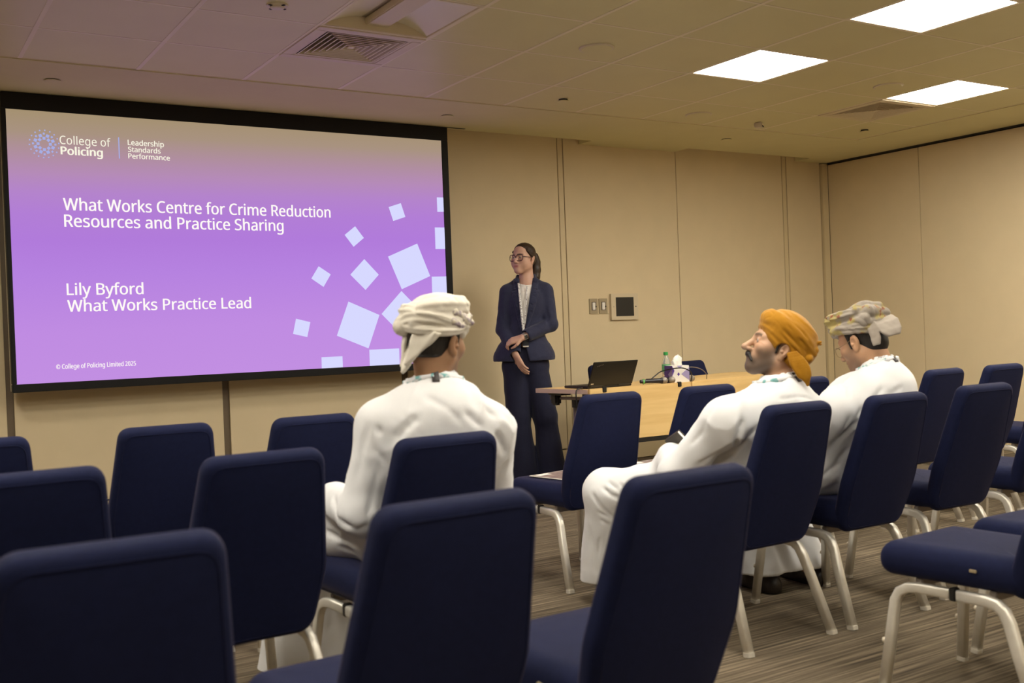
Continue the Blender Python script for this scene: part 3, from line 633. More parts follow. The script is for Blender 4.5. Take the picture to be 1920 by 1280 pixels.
# ------------------------------------------------------------------ chairs
def make_chair(label):
    t = thing('conference_chair', label, 'chair', group='navy conference chairs')
    seat_o = round_poly([(-.178, -.20), (.178, -.20), (.196, .262), (-.196, .262)], [.05, .05, .05, .05])
    bm = bmesh.new()
    slab(bm, seat_o, .105, .042, lambda u, v, w: (u, v, .392 + w + .006 * math.cos(u * 7) - (.012 if v > .2 and w > 0 else 0) * ((v - .2) / .06)))
    seat = obj('seat', bm, MT['navy'], t, smooth=True)
    # back: leans away from the sitter, widest low down, bowed lower edge
    H0, H1 = .345, .838
    L = H1 - H0
    yb, yt = -.152, -.312
    def bfn(u, v, w):                 # v: height 0..L, w: thickness (negative = rear)
        s = v / L
        bow = -.010 * math.sin(math.pi * max(0, min(1, s)))
        dip = -.02 * (1 - (u / .19) ** 2) if v < .06 else 0.0
        curve = .012 * (1 - (u / .19) ** 2) * (-1)
        return (u, yb + (yt - yb) * s + bow + w + curve, H0 + v + dip * (1 - max(0, v) / .06) + w * .31)
    back_o = round_poly([(-.172, 0), (.172, 0), (.192, .17), (.156, L), (-.156, L), (-.192, .17)], [.05, .05, .25, .045, .045, .25], 9)
    bm = bmesh.new(); slab(bm, back_o, .052, .02, bfn, seg=5)
    back = obj('backrest', bm, MT['navy'], t, smooth=True)
    bm = bmesh.new()
    ring = [Vector(bfn(p.x * .900, L / 2 + (p.y - L / 2) * .930, -.0258)) for p in back_o]
    tube(bm, ring + ring[:1], .0014, 6); obj('piping', bm, MT['navy'], back, smooth=True)
    for s in (-1, 1):
        front = [(s * .168, .03, .318), (s * .170, .13, .318), (s * .173, .165, .313), (s * .176, .19, .298), (s * .179, .204, .27), (s * .186, .212, .2), (s * .205, .234, .008)]
        bm = bmesh.new(); sweep(bm, front, .026, .030, side=(1, 0, 0), n=12)
        lg = obj('leg', bm, MT['alu'], t, smooth=True)
        bm = bmesh.new(); sweep(bm, [(s * .205, .2325, .014), (s * .2055, .2345, 0)], .0275, .0315, side=(1, 0, 0), n=12); obj('foot_cap', bm, MT['alu'], lg)
        bm = bmesh.new(); lathe(bm, [(.007, -.005), (.009, 0), (.007, .005)], 12, Matrix.Translation((s * .192, .238, .145)) @ Matrix.Rotation(math.pi / 2, 4, 'X')); obj('stacking_glide', bm, MT['white_plastic'], lg)
        rear = [(s * .168, .005, .318), (s * .170, -.085, .318), (s * .173, -.115, .313), (s * .176, -.137, .298), (s * .179, -.152, .27), (s * .188, -.178, .2), (s * .207, -.249, .008)]
        bm = bmesh.new(); sweep(bm, rear, .027, .032, side=(1, 0, 0), n=12)
        lg = obj('leg', bm, MT['alu'], t, smooth=True)
        bm = bmesh.new(); sweep(bm, [(s * .2065, -.2475, .014), (s * .207, -.2495, 0)], .0285, .0335, side=(1, 0, 0), n=12); obj('foot_cap', bm, MT['alu'], lg)
        bm = bmesh.new(); box(bm, s * .168 - .012, s * .168 + .0145, .008, .028, .300, .338, 0, .003); obj('leg_joint', bm, MT['black'], t)
    for ya in (-.11, .12):
        bm = bmesh.new(); box(bm, -.165, .165, ya, ya + .025, .320, .345, 0, .003); obj('cross_bar', bm, MT['grey_metal'], t)
    return t
R_ = math.radians
CH = [ # x, y, turn, label
 (.308, 1.884, -2, 'navy chair in the lower left corner, its back largest of the front row'),
 (.839, 1.873, 2.5, 'navy chair directly behind the man in the white turban, front row'),
 (1.331, 1.835, 1.7, 'navy front-row chair whose back hides the lap of the man in the orange turban'),
 (2.80, 1.87, 3, 'navy chair shown as a seat with a pale mark on its side and arched legs'),
 (3.30, 1.90, 0, 'navy chair of which only a seat corner shows, beyond the seat with the pale mark'),
 (.323, 2.92, 0, 'navy middle-row chair cut by the left picture edge, behind the largest chair back'),
 (.84, 2.865, 1.6, 'empty navy chair beside the man in the white turban on his left'),
 (1.357, 2.863, 1.8, 'navy chair the man in the white turban sits on'),
 (2.689, 2.816, 1.1, 'navy chair the man in the orange turban sits on'),
 (3.203, 2.81, .1, 'navy chair the man in the grey patterned turban sits on'),
 (3.80, 2.85, -1.5, 'empty navy chair next to the man in the grey patterned turban'),
 (4.40, 2.88, 0, 'navy chair at the right picture edge, second along from the man in grey turban'),
 (.30, 4.03, 0, 'navy chair at the far left below the display, only a back corner in view'),
 (.90, 4.015, -2, 'navy chair standing alone below the left half of the display, third row'),
 (1.395, 3.94, .9, 'navy chair below the display, partly behind the white-turbaned man'),
 (2.73, 3.899, -.2, 'navy chair with a leaflet on its seat in front of the standing woman'),
 (3.293, 3.905, -.3, 'navy chair in front of the table, beside the orange-turbaned man'),
 (3.955, 3.93, 0, 'navy chair mostly hidden in front of the man in the orange turban'),
 (4.380, 3.93, 0, 'navy chair mostly hidden in front of the man in the grey patterned turban'),
 (4.806, 3.769, 3.2, 'navy chair against the partition just right of the man in the grey turban'),
 (5.339, 3.764, -.5, 'navy chair against the partition with its back touching the right picture edge'),
 (5.95, 3.80, 0, 'navy chair of which only the seat edge shows at the right picture edge'),
]
chairs = []
c0 = None
for x, y, a, lab in CH:
    if c0 is None:
        c0 = make_chair(lab); c0.location = (x, y, 0); c0.rotation_euler = (0, 0, R_(a)); chairs.append(c0)
    else:
        chairs.append(dup(c0, (x, y, 0), R_(a), lab))
for x, y, a, lab in ((5.60, 5.98, 186, 'navy chair behind the table, its back showing past the tissue box'),
                     (4.96, 6.26, 184, 'navy chair behind the table, almost hidden by the laptop')):
    chairs.append(dup(c0, (x, y, 0), R_(a), lab))

for k in (2, 3):                                                 # sewn tag on the seat side
    bm = bmesh.new(); box(bm, -.1925, -.186, -.065, -.045, .396, .404, 0, .001); obj('seat_tag', bm, MT['switch'], chairs[k])
# printed leaflets on two seats
def leaflet(x, y, rz, label):
    t = thing('leaflet', label, 'leaflet', (x, y, .4525), R_(rz), 'printed leaflets on seats')
    bm = bmesh.new(); box(bm, -.148, .148, -.105, .105, 0, .0015); obj('sheet', bm, MT['paper'], t)
    bm = bmesh.new(); box(bm, -.141, .141, -.098, .098, .0012, .0019); obj('printed_picture', bm, MT['print'], t)
    bm = bmesh.new(); box(bm, -.125, -.05, .055, .09, .0016, .0023); obj('caption_box', bm, MT['paper'], t)
    return t
MT['print'] = noise_mat('leaflet_print', (0.10, 0.065, 0.085), (0.34, 0.25, 0.22), scale=(1, 3, 1), nscale=9, rough=0.4, detail=5)
leaflet(2.755, 3.97, 10, 'printed photo leaflet with white border on the empty seat before the woman')
leaflet(3.30, 3.97, 8, 'printed photo leaflet with white border on the seat in front of the table')

# ------------------------------------------------------------------ tables and what stands on them
ZTAB = .73
def prism(bm, pts, z0, z1, mi=0, bev=0.0):
    a = [bm.verts.new((x, y, z0)) for x, y in pts]; b = [bm.verts.new((x, y, z1)) for x, y in pts]
    n_ = len(pts); fs = []
    for j in range(n_):
        fs.append(bm.faces.new((a[j], a[(j + 1) % n_], b[(j + 1) % n_], b[j])))
    fs.append(bm.faces.new(a[::-1])); fs.append(bm.faces.new(b))
    for f in fs:
        f.material_index = mi
    if bev:
        bmesh.ops.bevel(bm, geom=list({e for f in fs for e in f.edges}), offset=bev, segments=2, affect='EDGES')

def make_table(label, quad, legs, clips, edge_left):
    """quad: front-left, front-right, back-right, back-left in room coordinates"""
    fl, fr, br, bl = [Vector(q) for q in quad]
    o = (fl + fr + br + bl) / 4
    t = thing('conference_table', label, 'table', (o.x, o.y, 0), 0, 'maple conference tables')
    L = lambda p: (p.x - o.x, p.y - o.y)
    u = (fr - fl).normalized(); v = Vector((-u.y, u.x))
    bm = bmesh.new(); prism(bm, [L(fl + v * .022), L(fr + v * .022), L(br), L(bl)], ZTAB - .028, ZTAB, 0, .004); obj('tabletop', bm, MT['maple'], t)
    if edge_left:
        bm = bmesh.new(); d = (bl - fl).normalized(); nn = Vector((-d.y, d.x))
        prism(bm, [L(fl + v * .022 - nn * -.006), L(fl + v * .022), L(bl), L(bl + nn * .006)], ZTAB - .029, ZTAB + .0005, 0, .002); obj('edge_band', bm, MT['edge_pink'], t)
    bm = bmesh.new(); prism(bm, [L(fl), L(fr - u * .004), L(fr + v * .02 - u * .004), L(fl + v * .02)], .392, ZTAB + .006, 0, .002); obj('modesty_panel', bm, MT['maple'], t)
    bm = bmesh.new(); prism(bm, [L(fl + v * .003), L(fr - u * .004 + v * .003), L(fr + v * .03 - u * .004), L(fl + v * .03)], .362, .390, 0, .002); obj('panel_rail', bm, MT['black'], t)
    for s in clips:
        p = fl + u * s
        bm = bmesh.new()
        q = [L(p - v * .006 + u * a + v * b) for a, b in ((0, 0), (.030, 0), (.030, .02), (0, .02))]
        prism(bm, q, ZTAB - .022, ZTAB + .012, 0, .003); obj('panel_clip', bm, MT['black'], t)
    for s in legs:
        b0 = fl + u * s + v * .20; b1 = fl + u * s + v * .42
        bm = bmesh.new()
        tube(bm, [(*L((b0 + b1) / 2), ZTAB - .07), (*L((b0 + b1) / 2), .06)], .022, 14)
        lg = obj('leg', bm, MT['grey_metal'], t, smooth=True)
        bm = bmesh.new(); tube(bm, [(*L((b0 + b1) / 2), .60), (*L((b0 + b1) / 2), .66)], .028, 14); obj('collar', bm, MT['black'], lg)
        f0 = fl + u * s + v * .06; f1 = bl.lerp(br, min(1, s / (fr - fl).length)) - v * .05
        bm = bmesh.new(); sweep(bm, [(*L(f0), .03), (*L((f0 + f1) / 2), .055), (*L(f1), .03)], .05, .03); obj('foot', bm, MT['grey_metal'], lg)
        bm = bmesh.new(); prism(bm, [L(f0 + u * -.018 + v * .12), L(f0 + u * .018 + v * .12), L(f1 + u * .018), L(f1 - u * .018)], ZTAB - .078, ZTAB - .058, 0, .003); obj('support_rail', bm, MT['grey_metal'], t)
        bm = bmesh.new(); e = f1 - v * .02
        prism(bm, [L(e - u * .025 - v * .07), L(e + u * .025 - v * .07), L(e + u * .025), L(e - u * .025)], ZTAB - .115, ZTAB - .029, 0, .012)
        prism(bm, [L(e - u * .04 - v * .16), L(e + u * .04 - v * .16), L(e + u * .04), L(e - u * .04)], ZTAB - .045, ZTAB - .029, 0, .003); obj('folding_bracket', bm, MT['black'], t)
        bm = bmesh.new(); e = fl + u * s + v * .1
        prism(bm, [L(e - u * .04 - v * .03), L(e + u * .04 - v * .03), L(e + u * .04 + v * .08), L(e - u * .04 + v * .08)], ZTAB - .055, ZTAB - .029, 0, .003); obj('folding_bracket', bm, MT['black'], t)
    return t
make_table('maple conference table carrying the laptop, tissue box and microphones', [(3.947, 5.41), (4.786, 5.388), (4.655, 5.92), (3.89, 5.95)], (.10, .56), (.10, .72), True)
make_table('maple conference table joined at an angle, bare, partly behind the man in the orange turban', [(4.792, 5.388), (6.15, 5.728), (6.01, 6.26), (4.661, 5.92)], (.18, 1.15), (), False)

# laptop: lid towards the room, keyboard behind it
t = thing('laptop', 'open black laptop on the table, lid back facing the seats', 'laptop', (4.19, 5.515, ZTAB), R_(3))
bm = bmesh.new(); box(bm, -.19, .19, 0, .25, .002, .018, 0, .004); obj('base', bm, MT['black'], t)
bm = bmesh.new(); box(bm, -.165, .165, .03, .14, .0175, .0195, 0, .001); obj('keyboard', bm, MT['bezel'], t)
lean = Matrix.Translation((0, .004, .018)) @ Matrix.Rotation(R_(24), 4, 'X')
bm = bmesh.new(); box(bm, -.19, .19, -.009, 0, 0, .172, 0, .003, lean); lid = obj('lid', bm, MT['laptop'], t)
bm = bmesh.new(); box(bm, -.178, .178, -.0005, .0008, .012, .163, 0, 0, lean); obj('screen', bm, MT['bezel'], lid)
bm = bmesh.new()
for k, w in enumerate((.006, .008, .004, .008, .006)):
    box(bm, -.155 + k * .011, -.155 + k * .011 + w, -.0098, -.0088, .140 + k * .003, .146 + k * .003, 0, 0, lean)
obj('lid_badge', bm, MT['grey_metal'], lid)
bm = bmesh.new(); box(bm, -.172, -.150, -.0098, -.0088, .014, .022, 0, 0, lean); obj('lid_mark', bm, MT['steel'], lid)
bm = bmesh.new()
lathe(bm, [(.008, -.05), (.008, .05)], 12, Matrix.Translation((-.12, .002, .016)) @ Matrix.Rotation(math.pi / 2, 4, 'Y'))
obj('hinge', bm, MT['black'], t)
bm = bmesh.new()
lathe(bm, [(.008, -.05), (.008, .05)], 12, Matrix.Translation((.12, .002, .016)) @ Matrix.Rotation(math.pi / 2, 4, 'Y'))
obj('hinge', bm, MT['black'], t)

# bottle
MT['pet'] = mat('clear_plastic', (0.9, 0.88, 0.82), 0.08, spec=0.5, **{'Transmission Weight': 0.75, 'IOR': 1.2})
MT['green'] = mat('green_cap', (0.03, 0.30, 0.06), 0.4)
MT['label_green'] = noise_mat('green_label', (0.07, 0.34, 0.12), (0.16, 0.45, 0.2), scale=(1, 1, 8), nscale=20, rough=0.5)
t = thing('water_bottle', 'clear plastic water bottle with green cap and green label behind the tissue box', 'bottle', (4.735, 5.585, ZTAB))
bm = bmesh.new(); lathe(bm, [(.024, 0), (.029, .004), (.029, .05), (.0275, .06), (.029, .07), (.029, .13), (.026, .15), (.016, .178), (.0125, .186), (.0125, .196)], 24); obj('body', bm, MT['pet'], t, smooth=True)
bm = bmesh.new(); lathe(bm, [(.0297, .076), (.0299, .078), (.0299, .124), (.0297, .126)], 24); obj('label_sleeve', bm, MT['label_green'], t, smooth=True)
bm = bmesh.new(); lathe(bm, [(.0155, .190), (.016, .192), (.016, .208), (.0145, .211)], 20); obj('cap', bm, MT['green'], t)

# tissue box
MT['box_white'] = mat('tissue_box_white', (0.80, 0.76, 0.70), 0.5)
MT['box_purple'] = mat('tissue_box_purple', (0.085, 0.035, 0.26), 0.5)
MT['box_lilac'] = mat('tissue_box_lilac', (0.36, 0.30, 0.52), 0.5)
t = thing('tissue_box', 'white and purple tissue box with a tissue pulled up, on the table', 'tissue box', (4.748, 5.49, ZTAB), R_(-14))
hx, hy, hz = .064, .058, .118
bm = bmesh.new(); box(bm, -hx, hx, -hy, hy, 0, hz, 0, .002); bx_ = obj('carton', bm, MT['box_white'], t)
def poly3(bm, pts, th=.0008):
    n3 = (Vector(pts[1]) - Vector(pts[0])).cross(Vector(pts[2]) - Vector(pts[0])).normalized() * th
    a = [bm.verts.new(Vector(p)) for p in pts]; b = [bm.verts.new(Vector(p) + n3) for p in pts]
    m_ = len(pts)
    for j in range(m_):
        bm.faces.new((a[j], a[(j + 1) % m_], b[(j + 1) % m_], b[j]))
    bm.faces.new(a); bm.faces.new(b[::-1])
e_ = .0005
bm = bmesh.new(); poly3(bm, [(-hx - e_, hy, 0), (-hx - e_, hy, hz), (-hx - e_, -hy, hz), (-hx - e_, -hy, 0)][::-1]); obj('purple_side', bm, MT['box_purple'], bx_)
bm = bmesh.new(); poly3(bm, [(-hx - .0014, hy * .1, .058), (-hx - .0014, -hy, .10), (-hx - .0014, -hy, .02)]); obj('lilac_panel', bm, MT['box_lilac'], bx_)
bm = bmesh.new(); poly3(bm, [(hx, -hy - e_, .015), (hx, -hy - e_, .105), (hx * .05, -hy - e_, .06)]); obj('purple_panel', bm, MT['box_lilac'], bx_)
bm = bmesh.new(); poly3(bm, [(-hx, -hy - e_, hz), (-hx, -hy - e_, .05), (-hx * .75, -hy - e_, .085)]); obj('purple_panel', bm, MT['box_purple'], bx_)
bm = bmesh.new(); poly3(bm, [(hx * .2, -hy - e_, hz), (-hx * .45, -hy - e_, hz), (-hx * .1, -hy - e_, .096)]); obj('purple_panel', bm, MT['box_lilac'], bx_)
bm = bmesh.new()
poly3(bm, [(-.028, -hy - e_, .060), (-.018, -hy - e_, .047), (-.008, -hy - e_, .060), (-.018, -hy - e_, .073)]); obj('diamond_mark', bm, MT['box_purple'], bx_)
bm = bmesh.new()                                          # crumpled tissue: a pleated cone
rg = []
for k, (rr, z, dx) in enumerate(((.034, hz - .004, 0), (.030, hz + .012, 0), (.034, hz + .028, -.004), (.030, hz + .044, .004), (.018, hz + .058, .010), (.004, hz + .068, .016))):
    ring = []
    for j in range(28):
        a = 2 * math.pi * j / 28
        q = rr * (1 + .28 * math.sin(5 * a + k * .7) + .12 * math.sin(11 * a + k))
        ring.append(bm.verts.new((dx + q * math.cos(a), q * .45 * math.sin(a), z + .008 * math.sin(3 * a + k))))
    rg.append(ring)
for a, b in zip(rg, rg[1:]):
    for j in range(28):
        bm.faces.new((a[j], a[(j + 1) % 28], b[(j + 1) % 28], b[j]))
bm.faces.new(rg[0][::-1]); bm.faces.new(rg[-1])
obj('tissue', bm, MT['paper'], t, smooth=True)

# microphones lying on the table
MT['mic_grille'] = noise_mat('mic_grille', (0.26, 0.23, 0.19), (0.36, 0.32, 0.27), nscale=400, rough=0.45, metal=0.5, bump=0.4, bscale=600)
MT['mic_body'] = mat('mic_body', (0.010, 0.008, 0.014), 0.4)
MT['band_green'] = mat('green_band', (0.12, 0.40, 0.10), 0.5)
def mic(x, y, rz, label, ring):
    t = thing('microphone', label, 'microphone', (x, y, ZTAB), R_(rz), 'microphones on the table')
    X = Matrix.Translation((0, 0, .024)) @ Matrix.Rotation(-math.pi / 2, 4, 'Y')      # +z of the profile runs to -x
    bm = bmesh.new(); lathe(bm, [(.003, -.024), (.013, -.021), (.021, -.012), (.024, 0), (.022, .012), (.017, .022)], 20, X); obj('grille', bm, MT['mic_grille'], t, smooth=True)
    bm = bmesh.new(); lathe(bm, [(.0225, .016), (.019, .024), (.016, .04), (.0135, .10), (.0125, .17), (.0115, .175)], 20, X); obj('handle', bm, MT['mic_body'], t, smooth=True)
    if ring:
        bm = bmesh.new(); lathe(bm, [(.0150, .145), (.0155, .146), (.0155, .156), (.0150, .157)], 20, X); obj('colour_ring', bm, MT['band_green'], t, smooth=True)
    return t
mic(4.600, 5.452, -16, 'handheld microphone with a green ring lying nearest the laptop', True)
mic(4.668, 5.452, -42, 'handheld microphone lying in front of the tissue box, between two others', False)
mic(4.866, 5.478, -107, 'handheld microphone lying past the tissue box, farthest from the laptop', False)
def smooth_path(pts, k=6):
    """points on a smooth curve through pts"""
    P = [Vector(q) for q in pts]; P = [P[0] * 2 - P[1]] + P + [P[-1] * 2 - P[-2]]; out = []
    for i in range(1, len(P) - 2):
        a, b, c, d = P[i - 1:i + 3]
        for j in range(k):
            t_ = j / k
            out.append(.5 * (2 * b + (c - a) * t_ + (2 * a - 5 * b + 4 * c - d) * t_ ** 2 + (3 * b - a - 3 * c + d) * t_ ** 3))
    return out + [P[-2]]
bm = bmesh.new()
tube(bm, smooth_path([(4.455, 5.50, ZTAB + .008), (4.50, 5.50, ZTAB + .022), (4.56, 5.50, ZTAB + .055), (4.62, 5.495, ZTAB + .085), (4.68, 5.49 - .085, ZTAB + .104), (4.74, 5.40, ZTAB + .098), (4.79, 5.40, ZTAB + .075), (4.82, 5.42, ZTAB + .045), (4.818, 5.425, ZTAB + .014), (4.812, 5.428, ZTAB + .008)]), .0042, 8)
tag(obj('cable', bm, MT['black'], smooth=True), 'black cable arching in front of the tissue box on the table', 'cable')
bm = bmesh.new()
tube(bm, smooth_path([(4.84, 5.60, ZTAB + .03), (4.90, 5.57, ZTAB + .09), (4.96, 5.55, ZTAB + .095), (5.03, 5.55, ZTAB + .075), (5.08, 5.56, ZTAB + .04), (5.09, 5.57, ZTAB + .005)]), .003, 8)
tag(obj('cable', bm, MT['grey_metal'], smooth=True), 'thin grey cable looping over the table past the tissue box', 'cable')
bm = bmesh.new()
tube(bm, smooth_path([(4.02, 5.60, ZTAB + .006), (3.965, 5.52, ZTAB + .008), (3.915, 5.50, ZTAB + .004), (3.895, 5.49, ZTAB - .02), (3.90, 5.49, ZTAB - .10), (3.915, 5.50, ZTAB - .16), (3.91, 5.505, ZTAB - .3), (3.92, 5.50, ZTAB - .45), (3.93, 5.5, .05)]), .0045, 8)
tag(obj('cable', bm, MT['black'], smooth=True), 'black cable hanging from the laptop over the table end', 'cable')

# ------------------------------------------------------------------ smooth solid modelling for people and cloth
class Frame:
    def __init__(s, o, yaw=0.0, pitch=0.0, roll=0.0, scale=1.0):
        """yaw turns counter-clockwise seen from above; pitch > 0 lifts the face; local x right, y forward, z up"""
        m = Matrix.Rotation(R_(yaw), 3, 'Z') @ Matrix.Rotation(R_(pitch), 3, 'X') @ Matrix.Rotation(R_(roll), 3, 'Y')
        s.R = np.array(m); s.o = np.array(o, float); s.s = scale
    def __call__(s, v):
        return s.o + s.R @ (np.array(v, float) * s.s)
    def inv(s, P):
        return (P - s.o) @ s.R / s.s
W0 = Frame((0, 0, 0))

class Field:
    def __init__(s, lo, hi, h):
        s.lo = np.array(lo, float); s.h = h
        s.n = np.ceil((np.array(hi) - s.lo) / h).astype(int) + 1
        s.F = np.full(s.n, 9.0, np.float32)
        s.ax = [(s.lo[i] + h * np.arange(s.n[i])).astype(np.float32) for i in range(3)]
    def reg(s, lo, hi, pad):
        a = np.clip(np.floor((np.array(lo) - pad - s.lo) / s.h).astype(int), 0, s.n - 1)
        b = np.clip(np.ceil((np.array(hi) + pad - s.lo) / s.h).astype(int) + 1, 1, s.n)
        if (b <= a).any():
            return None
        sl = tuple(slice(a[i], b[i]) for i in range(3))
        return sl, s.ax[0][sl[0]][:, None, None], s.ax[1][sl[1]][None, :, None], s.ax[2][sl[2]][None, None, :]
    def put(s, sl, d, k, cut):
        f = s.F[sl]
        if cut:
            if k > 0:
                h = np.clip(.5 - .5 * (f + d) / k, 0, 1); s.F[sl] = f * (1 - h) - d * h + k * h * (1 - h)
            else:
                s.F[sl] = np.maximum(f, -d)
        else:
            if k > 0:
                h = np.clip(.5 + .5 * (f - d) / k, 0, 1); s.F[sl] = f * (1 - h) + d * h - k * h * (1 - h)
            else:
                s.F[sl] = np.minimum(f, d)
    def cap(s, T, a, b, ra, rb=None, k=.02, cut=False, flat=1.0, fdir=None):
        rb = ra if rb is None else rb
        a = T(a); b = T(b); ra *= T.s; rb *= T.s
        r = max(ra, rb); q = s.reg(np.minimum(a, b) - r, np.maximum(a, b) + r, k + 3 * s.h)
        if q is None:
            return
        sl, X, Y, Z = q
        d = b - a; dd = max(float(d @ d), 1e-9)
        t = np.clip(((X - a[0]) * d[0] + (Y - a[1]) * d[1] + (Z - a[2]) * d[2]) / dd, 0, 1)
        ex, ey, ez = X - a[0] - t * d[0], Y - a[1] - t * d[1], Z - a[2] - t * d[2]
        if fdir is not None:                                # squashed along fdir
            fd = T.R @ np.array(fdir, float); fd = fd / np.linalg.norm(fd)
            w = ex * fd[0] + ey * fd[1] + ez * fd[2]
            dist = np.sqrt(np.maximum(ex * ex + ey * ey + ez * ez + w * w * (1 / flat ** 2 - 1), 1e-12))
            dd_ = dist - (ra + (rb - ra) * t)
            s.put(sl, dd_ * np.where(dist > 0, 1, 1) * (flat + (1 - flat) * .5), k, cut)
        else:
            s.put(sl, np.sqrt(ex * ex + ey * ey + ez * ez) - (ra + (rb - ra) * t), k, cut)
    def ell(s, T, c, r, rot=None, k=.02, cut=False):
        c = T(c); r = np.array(r, float) * T.s
        Rm = T.R if rot is None else T.R @ np.array(Matrix.Rotation(R_(rot[2]), 3, 'Z') @ Matrix.Rotation(R_(rot[0]), 3, 'X') @ Matrix.Rotation(R_(rot[1]), 3, 'Y'))
        e = np.sqrt((Rm ** 2) @ (r ** 2))
        q = s.reg(c - e, c + e, k + 3 * s.h)
        if q is None:
            return
        sl, X, Y, Z = q
        X = X - c[0]; Y = Y - c[1]; Z = Z - c[2]
        u = [(X * Rm[0, i] + Y * Rm[1, i] + Z * Rm[2, i]) / r[i] for i in range(3)]
        k0 = np.sqrt(u[0] ** 2 + u[1] ** 2 + u[2] ** 2)
        k1 = np.sqrt((u[0] / r[0]) ** 2 + (u[1] / r[1]) ** 2 + (u[2] / r[2]) ** 2)
        s.put(sl, k0 * (k0 - 1) / np.maximum(k1, 1e-6), k, cut)
    def ring(s, T, c, a, b, rr, rz, rot=(0, 0, 0), k=.004, wave=0.0, wn=3, ph=0.0, bulge=0.0, bph=0.0):
        """wrapped band: an elliptical ring with an oval section and pleats running round it"""
        c = T(c); S = T.s; a *= S; b *= S; rr *= S; rz *= S; wave *= S
        Rm = T.R @ np.array(Matrix.Rotation(R_(rot[2]), 3, 'Z') @ Matrix.Rotation(R_(rot[0]), 3, 'X') @ Matrix.Rotation(R_(rot[1]), 3, 'Y'))
        e = max(a, b) + rr * 1.4 + .01
        q = s.reg(c - e, c + e, k + 3 * s.h)
        if q is None:
            return
        sl, X, Y, Z = q
        X = X - c[0]; Y = Y - c[1]; Z = Z - c[2]
        u = [X * Rm[0, i] + Y * Rm[1, i] + Z * Rm[2, i] for i in range(3)]
        ang = np.arctan2(u[1] / b, u[0] / a)
        g = np.sqrt((u[0] / a) ** 2 + (u[1] / b) ** 2)
        rad = (g - 1) * (a * b / np.sqrt((b * np.cos(ang)) ** 2 + (a * np.sin(ang)) ** 2))
        f = 1 + bulge * np.cos(ang - bph)
        d = (np.sqrt((rad / (rr * f)) ** 2 + (u[2] / (rz * f)) ** 2) - 1) * min(rr, rz)
        if wave:
            d = d - wave * np.sin(wn * math.pi * u[2] / rz + ph + 1.3 * np.sin(ang * 2 + ph))
        s.put(sl, d, k, False)
    def slabx(s, T, c, half, rot=(0, 0, 0), rad=.003, k=.006, cut=False):
        c = T(c); half = np.array(half, float) * T.s
        Rm = T.R @ np.array(Matrix.Rotation(R_(rot[2]), 3, 'Z') @ Matrix.Rotation(R_(rot[0]), 3, 'X') @ Matrix.Rotation(R_(rot[1]), 3, 'Y'))
        e = np.abs(Rm) @ half + rad
        q = s.reg(c - e, c + e, k + 3 * s.h)
        if q is None:
            return
        sl, X, Y, Z = q
        X = X - c[0]; Y = Y - c[1]; Z = Z - c[2]
        u = [np.abs(X * Rm[0, i] + Y * Rm[1, i] + Z * Rm[2, i]) - (half[i] - rad) for i in range(3)]
        o = np.sqrt(sum(np.maximum(v, 0) ** 2 for v in u)); i_ = np.minimum(np.maximum(np.maximum(u[0], u[1]), u[2]), 0)
        s.put(sl, o + i_ - rad, k, cut)
    def half(s, T, p, n_, k=.006):
        """cut away everything beyond a plane"""
        p = T(p); n_ = T.R @ np.array(n_, float); n_ = n_ / np.linalg.norm(n_)
        X, Y, Z = s.ax[0][:, None, None], s.ax[1][None, :, None], s.ax[2][None, None, :]
        d = -((X - p[0]) * n_[0] + (Y - p[1]) * n_[1] + (Z - p[2]) * n_[2])
        s.put((slice(None),) * 3, d, k, True)
    def hit(s, T, p, d, far=.5):
        """first point of the solid met from p along d (local)"""
        p = T(p); d = T.R @ np.array(d, float); d = d / np.linalg.norm(d)
        t = np.arange(0, far, s.h * .5)
        q = p[None] + t[:, None] * d[None]
        i = np.round((q - s.lo) / s.h).astype(int)
        ok = ((i >= 0) & (i < s.n)).all(1)
        v = np.full(len(t), 9.0); v[ok] = s.F[i[ok, 0], i[ok, 1], i[ok, 2]]
        w = np.where(v < 0)[0]
        return q[w[0]] if len(w) else None
    def fold(s, T, a, b, amp, w):
        """a crease (amp < 0) or a raised fold (amp > 0) along a segment"""
        a = T(a); b = T(b)
        q = s.reg(np.minimum(a, b), np.maximum(a, b), 3 * w)
        if q is None:
            return
        sl, X, Y, Z = q
        d = b - a; dd = float(d @ d)
        t = np.clip(((X - a[0]) * d[0] + (Y - a[1]) * d[1] + (Z - a[2]) * d[2]) / dd, 0, 1)
        d2 = (X - a[0] - t * d[0]) ** 2 + (Y - a[1] - t * d[1]) ** 2 + (Z - a[2] - t * d[2]) ** 2
        s.F[sl] -= amp * np.exp(-d2 / (w * w)) * np.sin(math.pi * np.clip(t * .96 + .02, 0, 1)) ** .5
    def crease(s, pts, amp, w):
        """a crease on the cloth where camera rays through image pixels meet it; pts are places on the photograph"""
        prev = None
        for x, y in pts:
            d = np.array(RC.to_3x3() @ Vector(((x - 960) / 1960.68, -(y - 640) / 1960.68, -1.0)))
            q = s.hit(W0, (0, 0, 1.114), d, 6.5)
            if q is not None and prev is not None and np.linalg.norm(q - prev) < .30:
                s.fold(W0, prev, q, -.16 * amp, w * 2.4)
                s.fold(W0, prev, q, amp, w * .8)
            prev = q
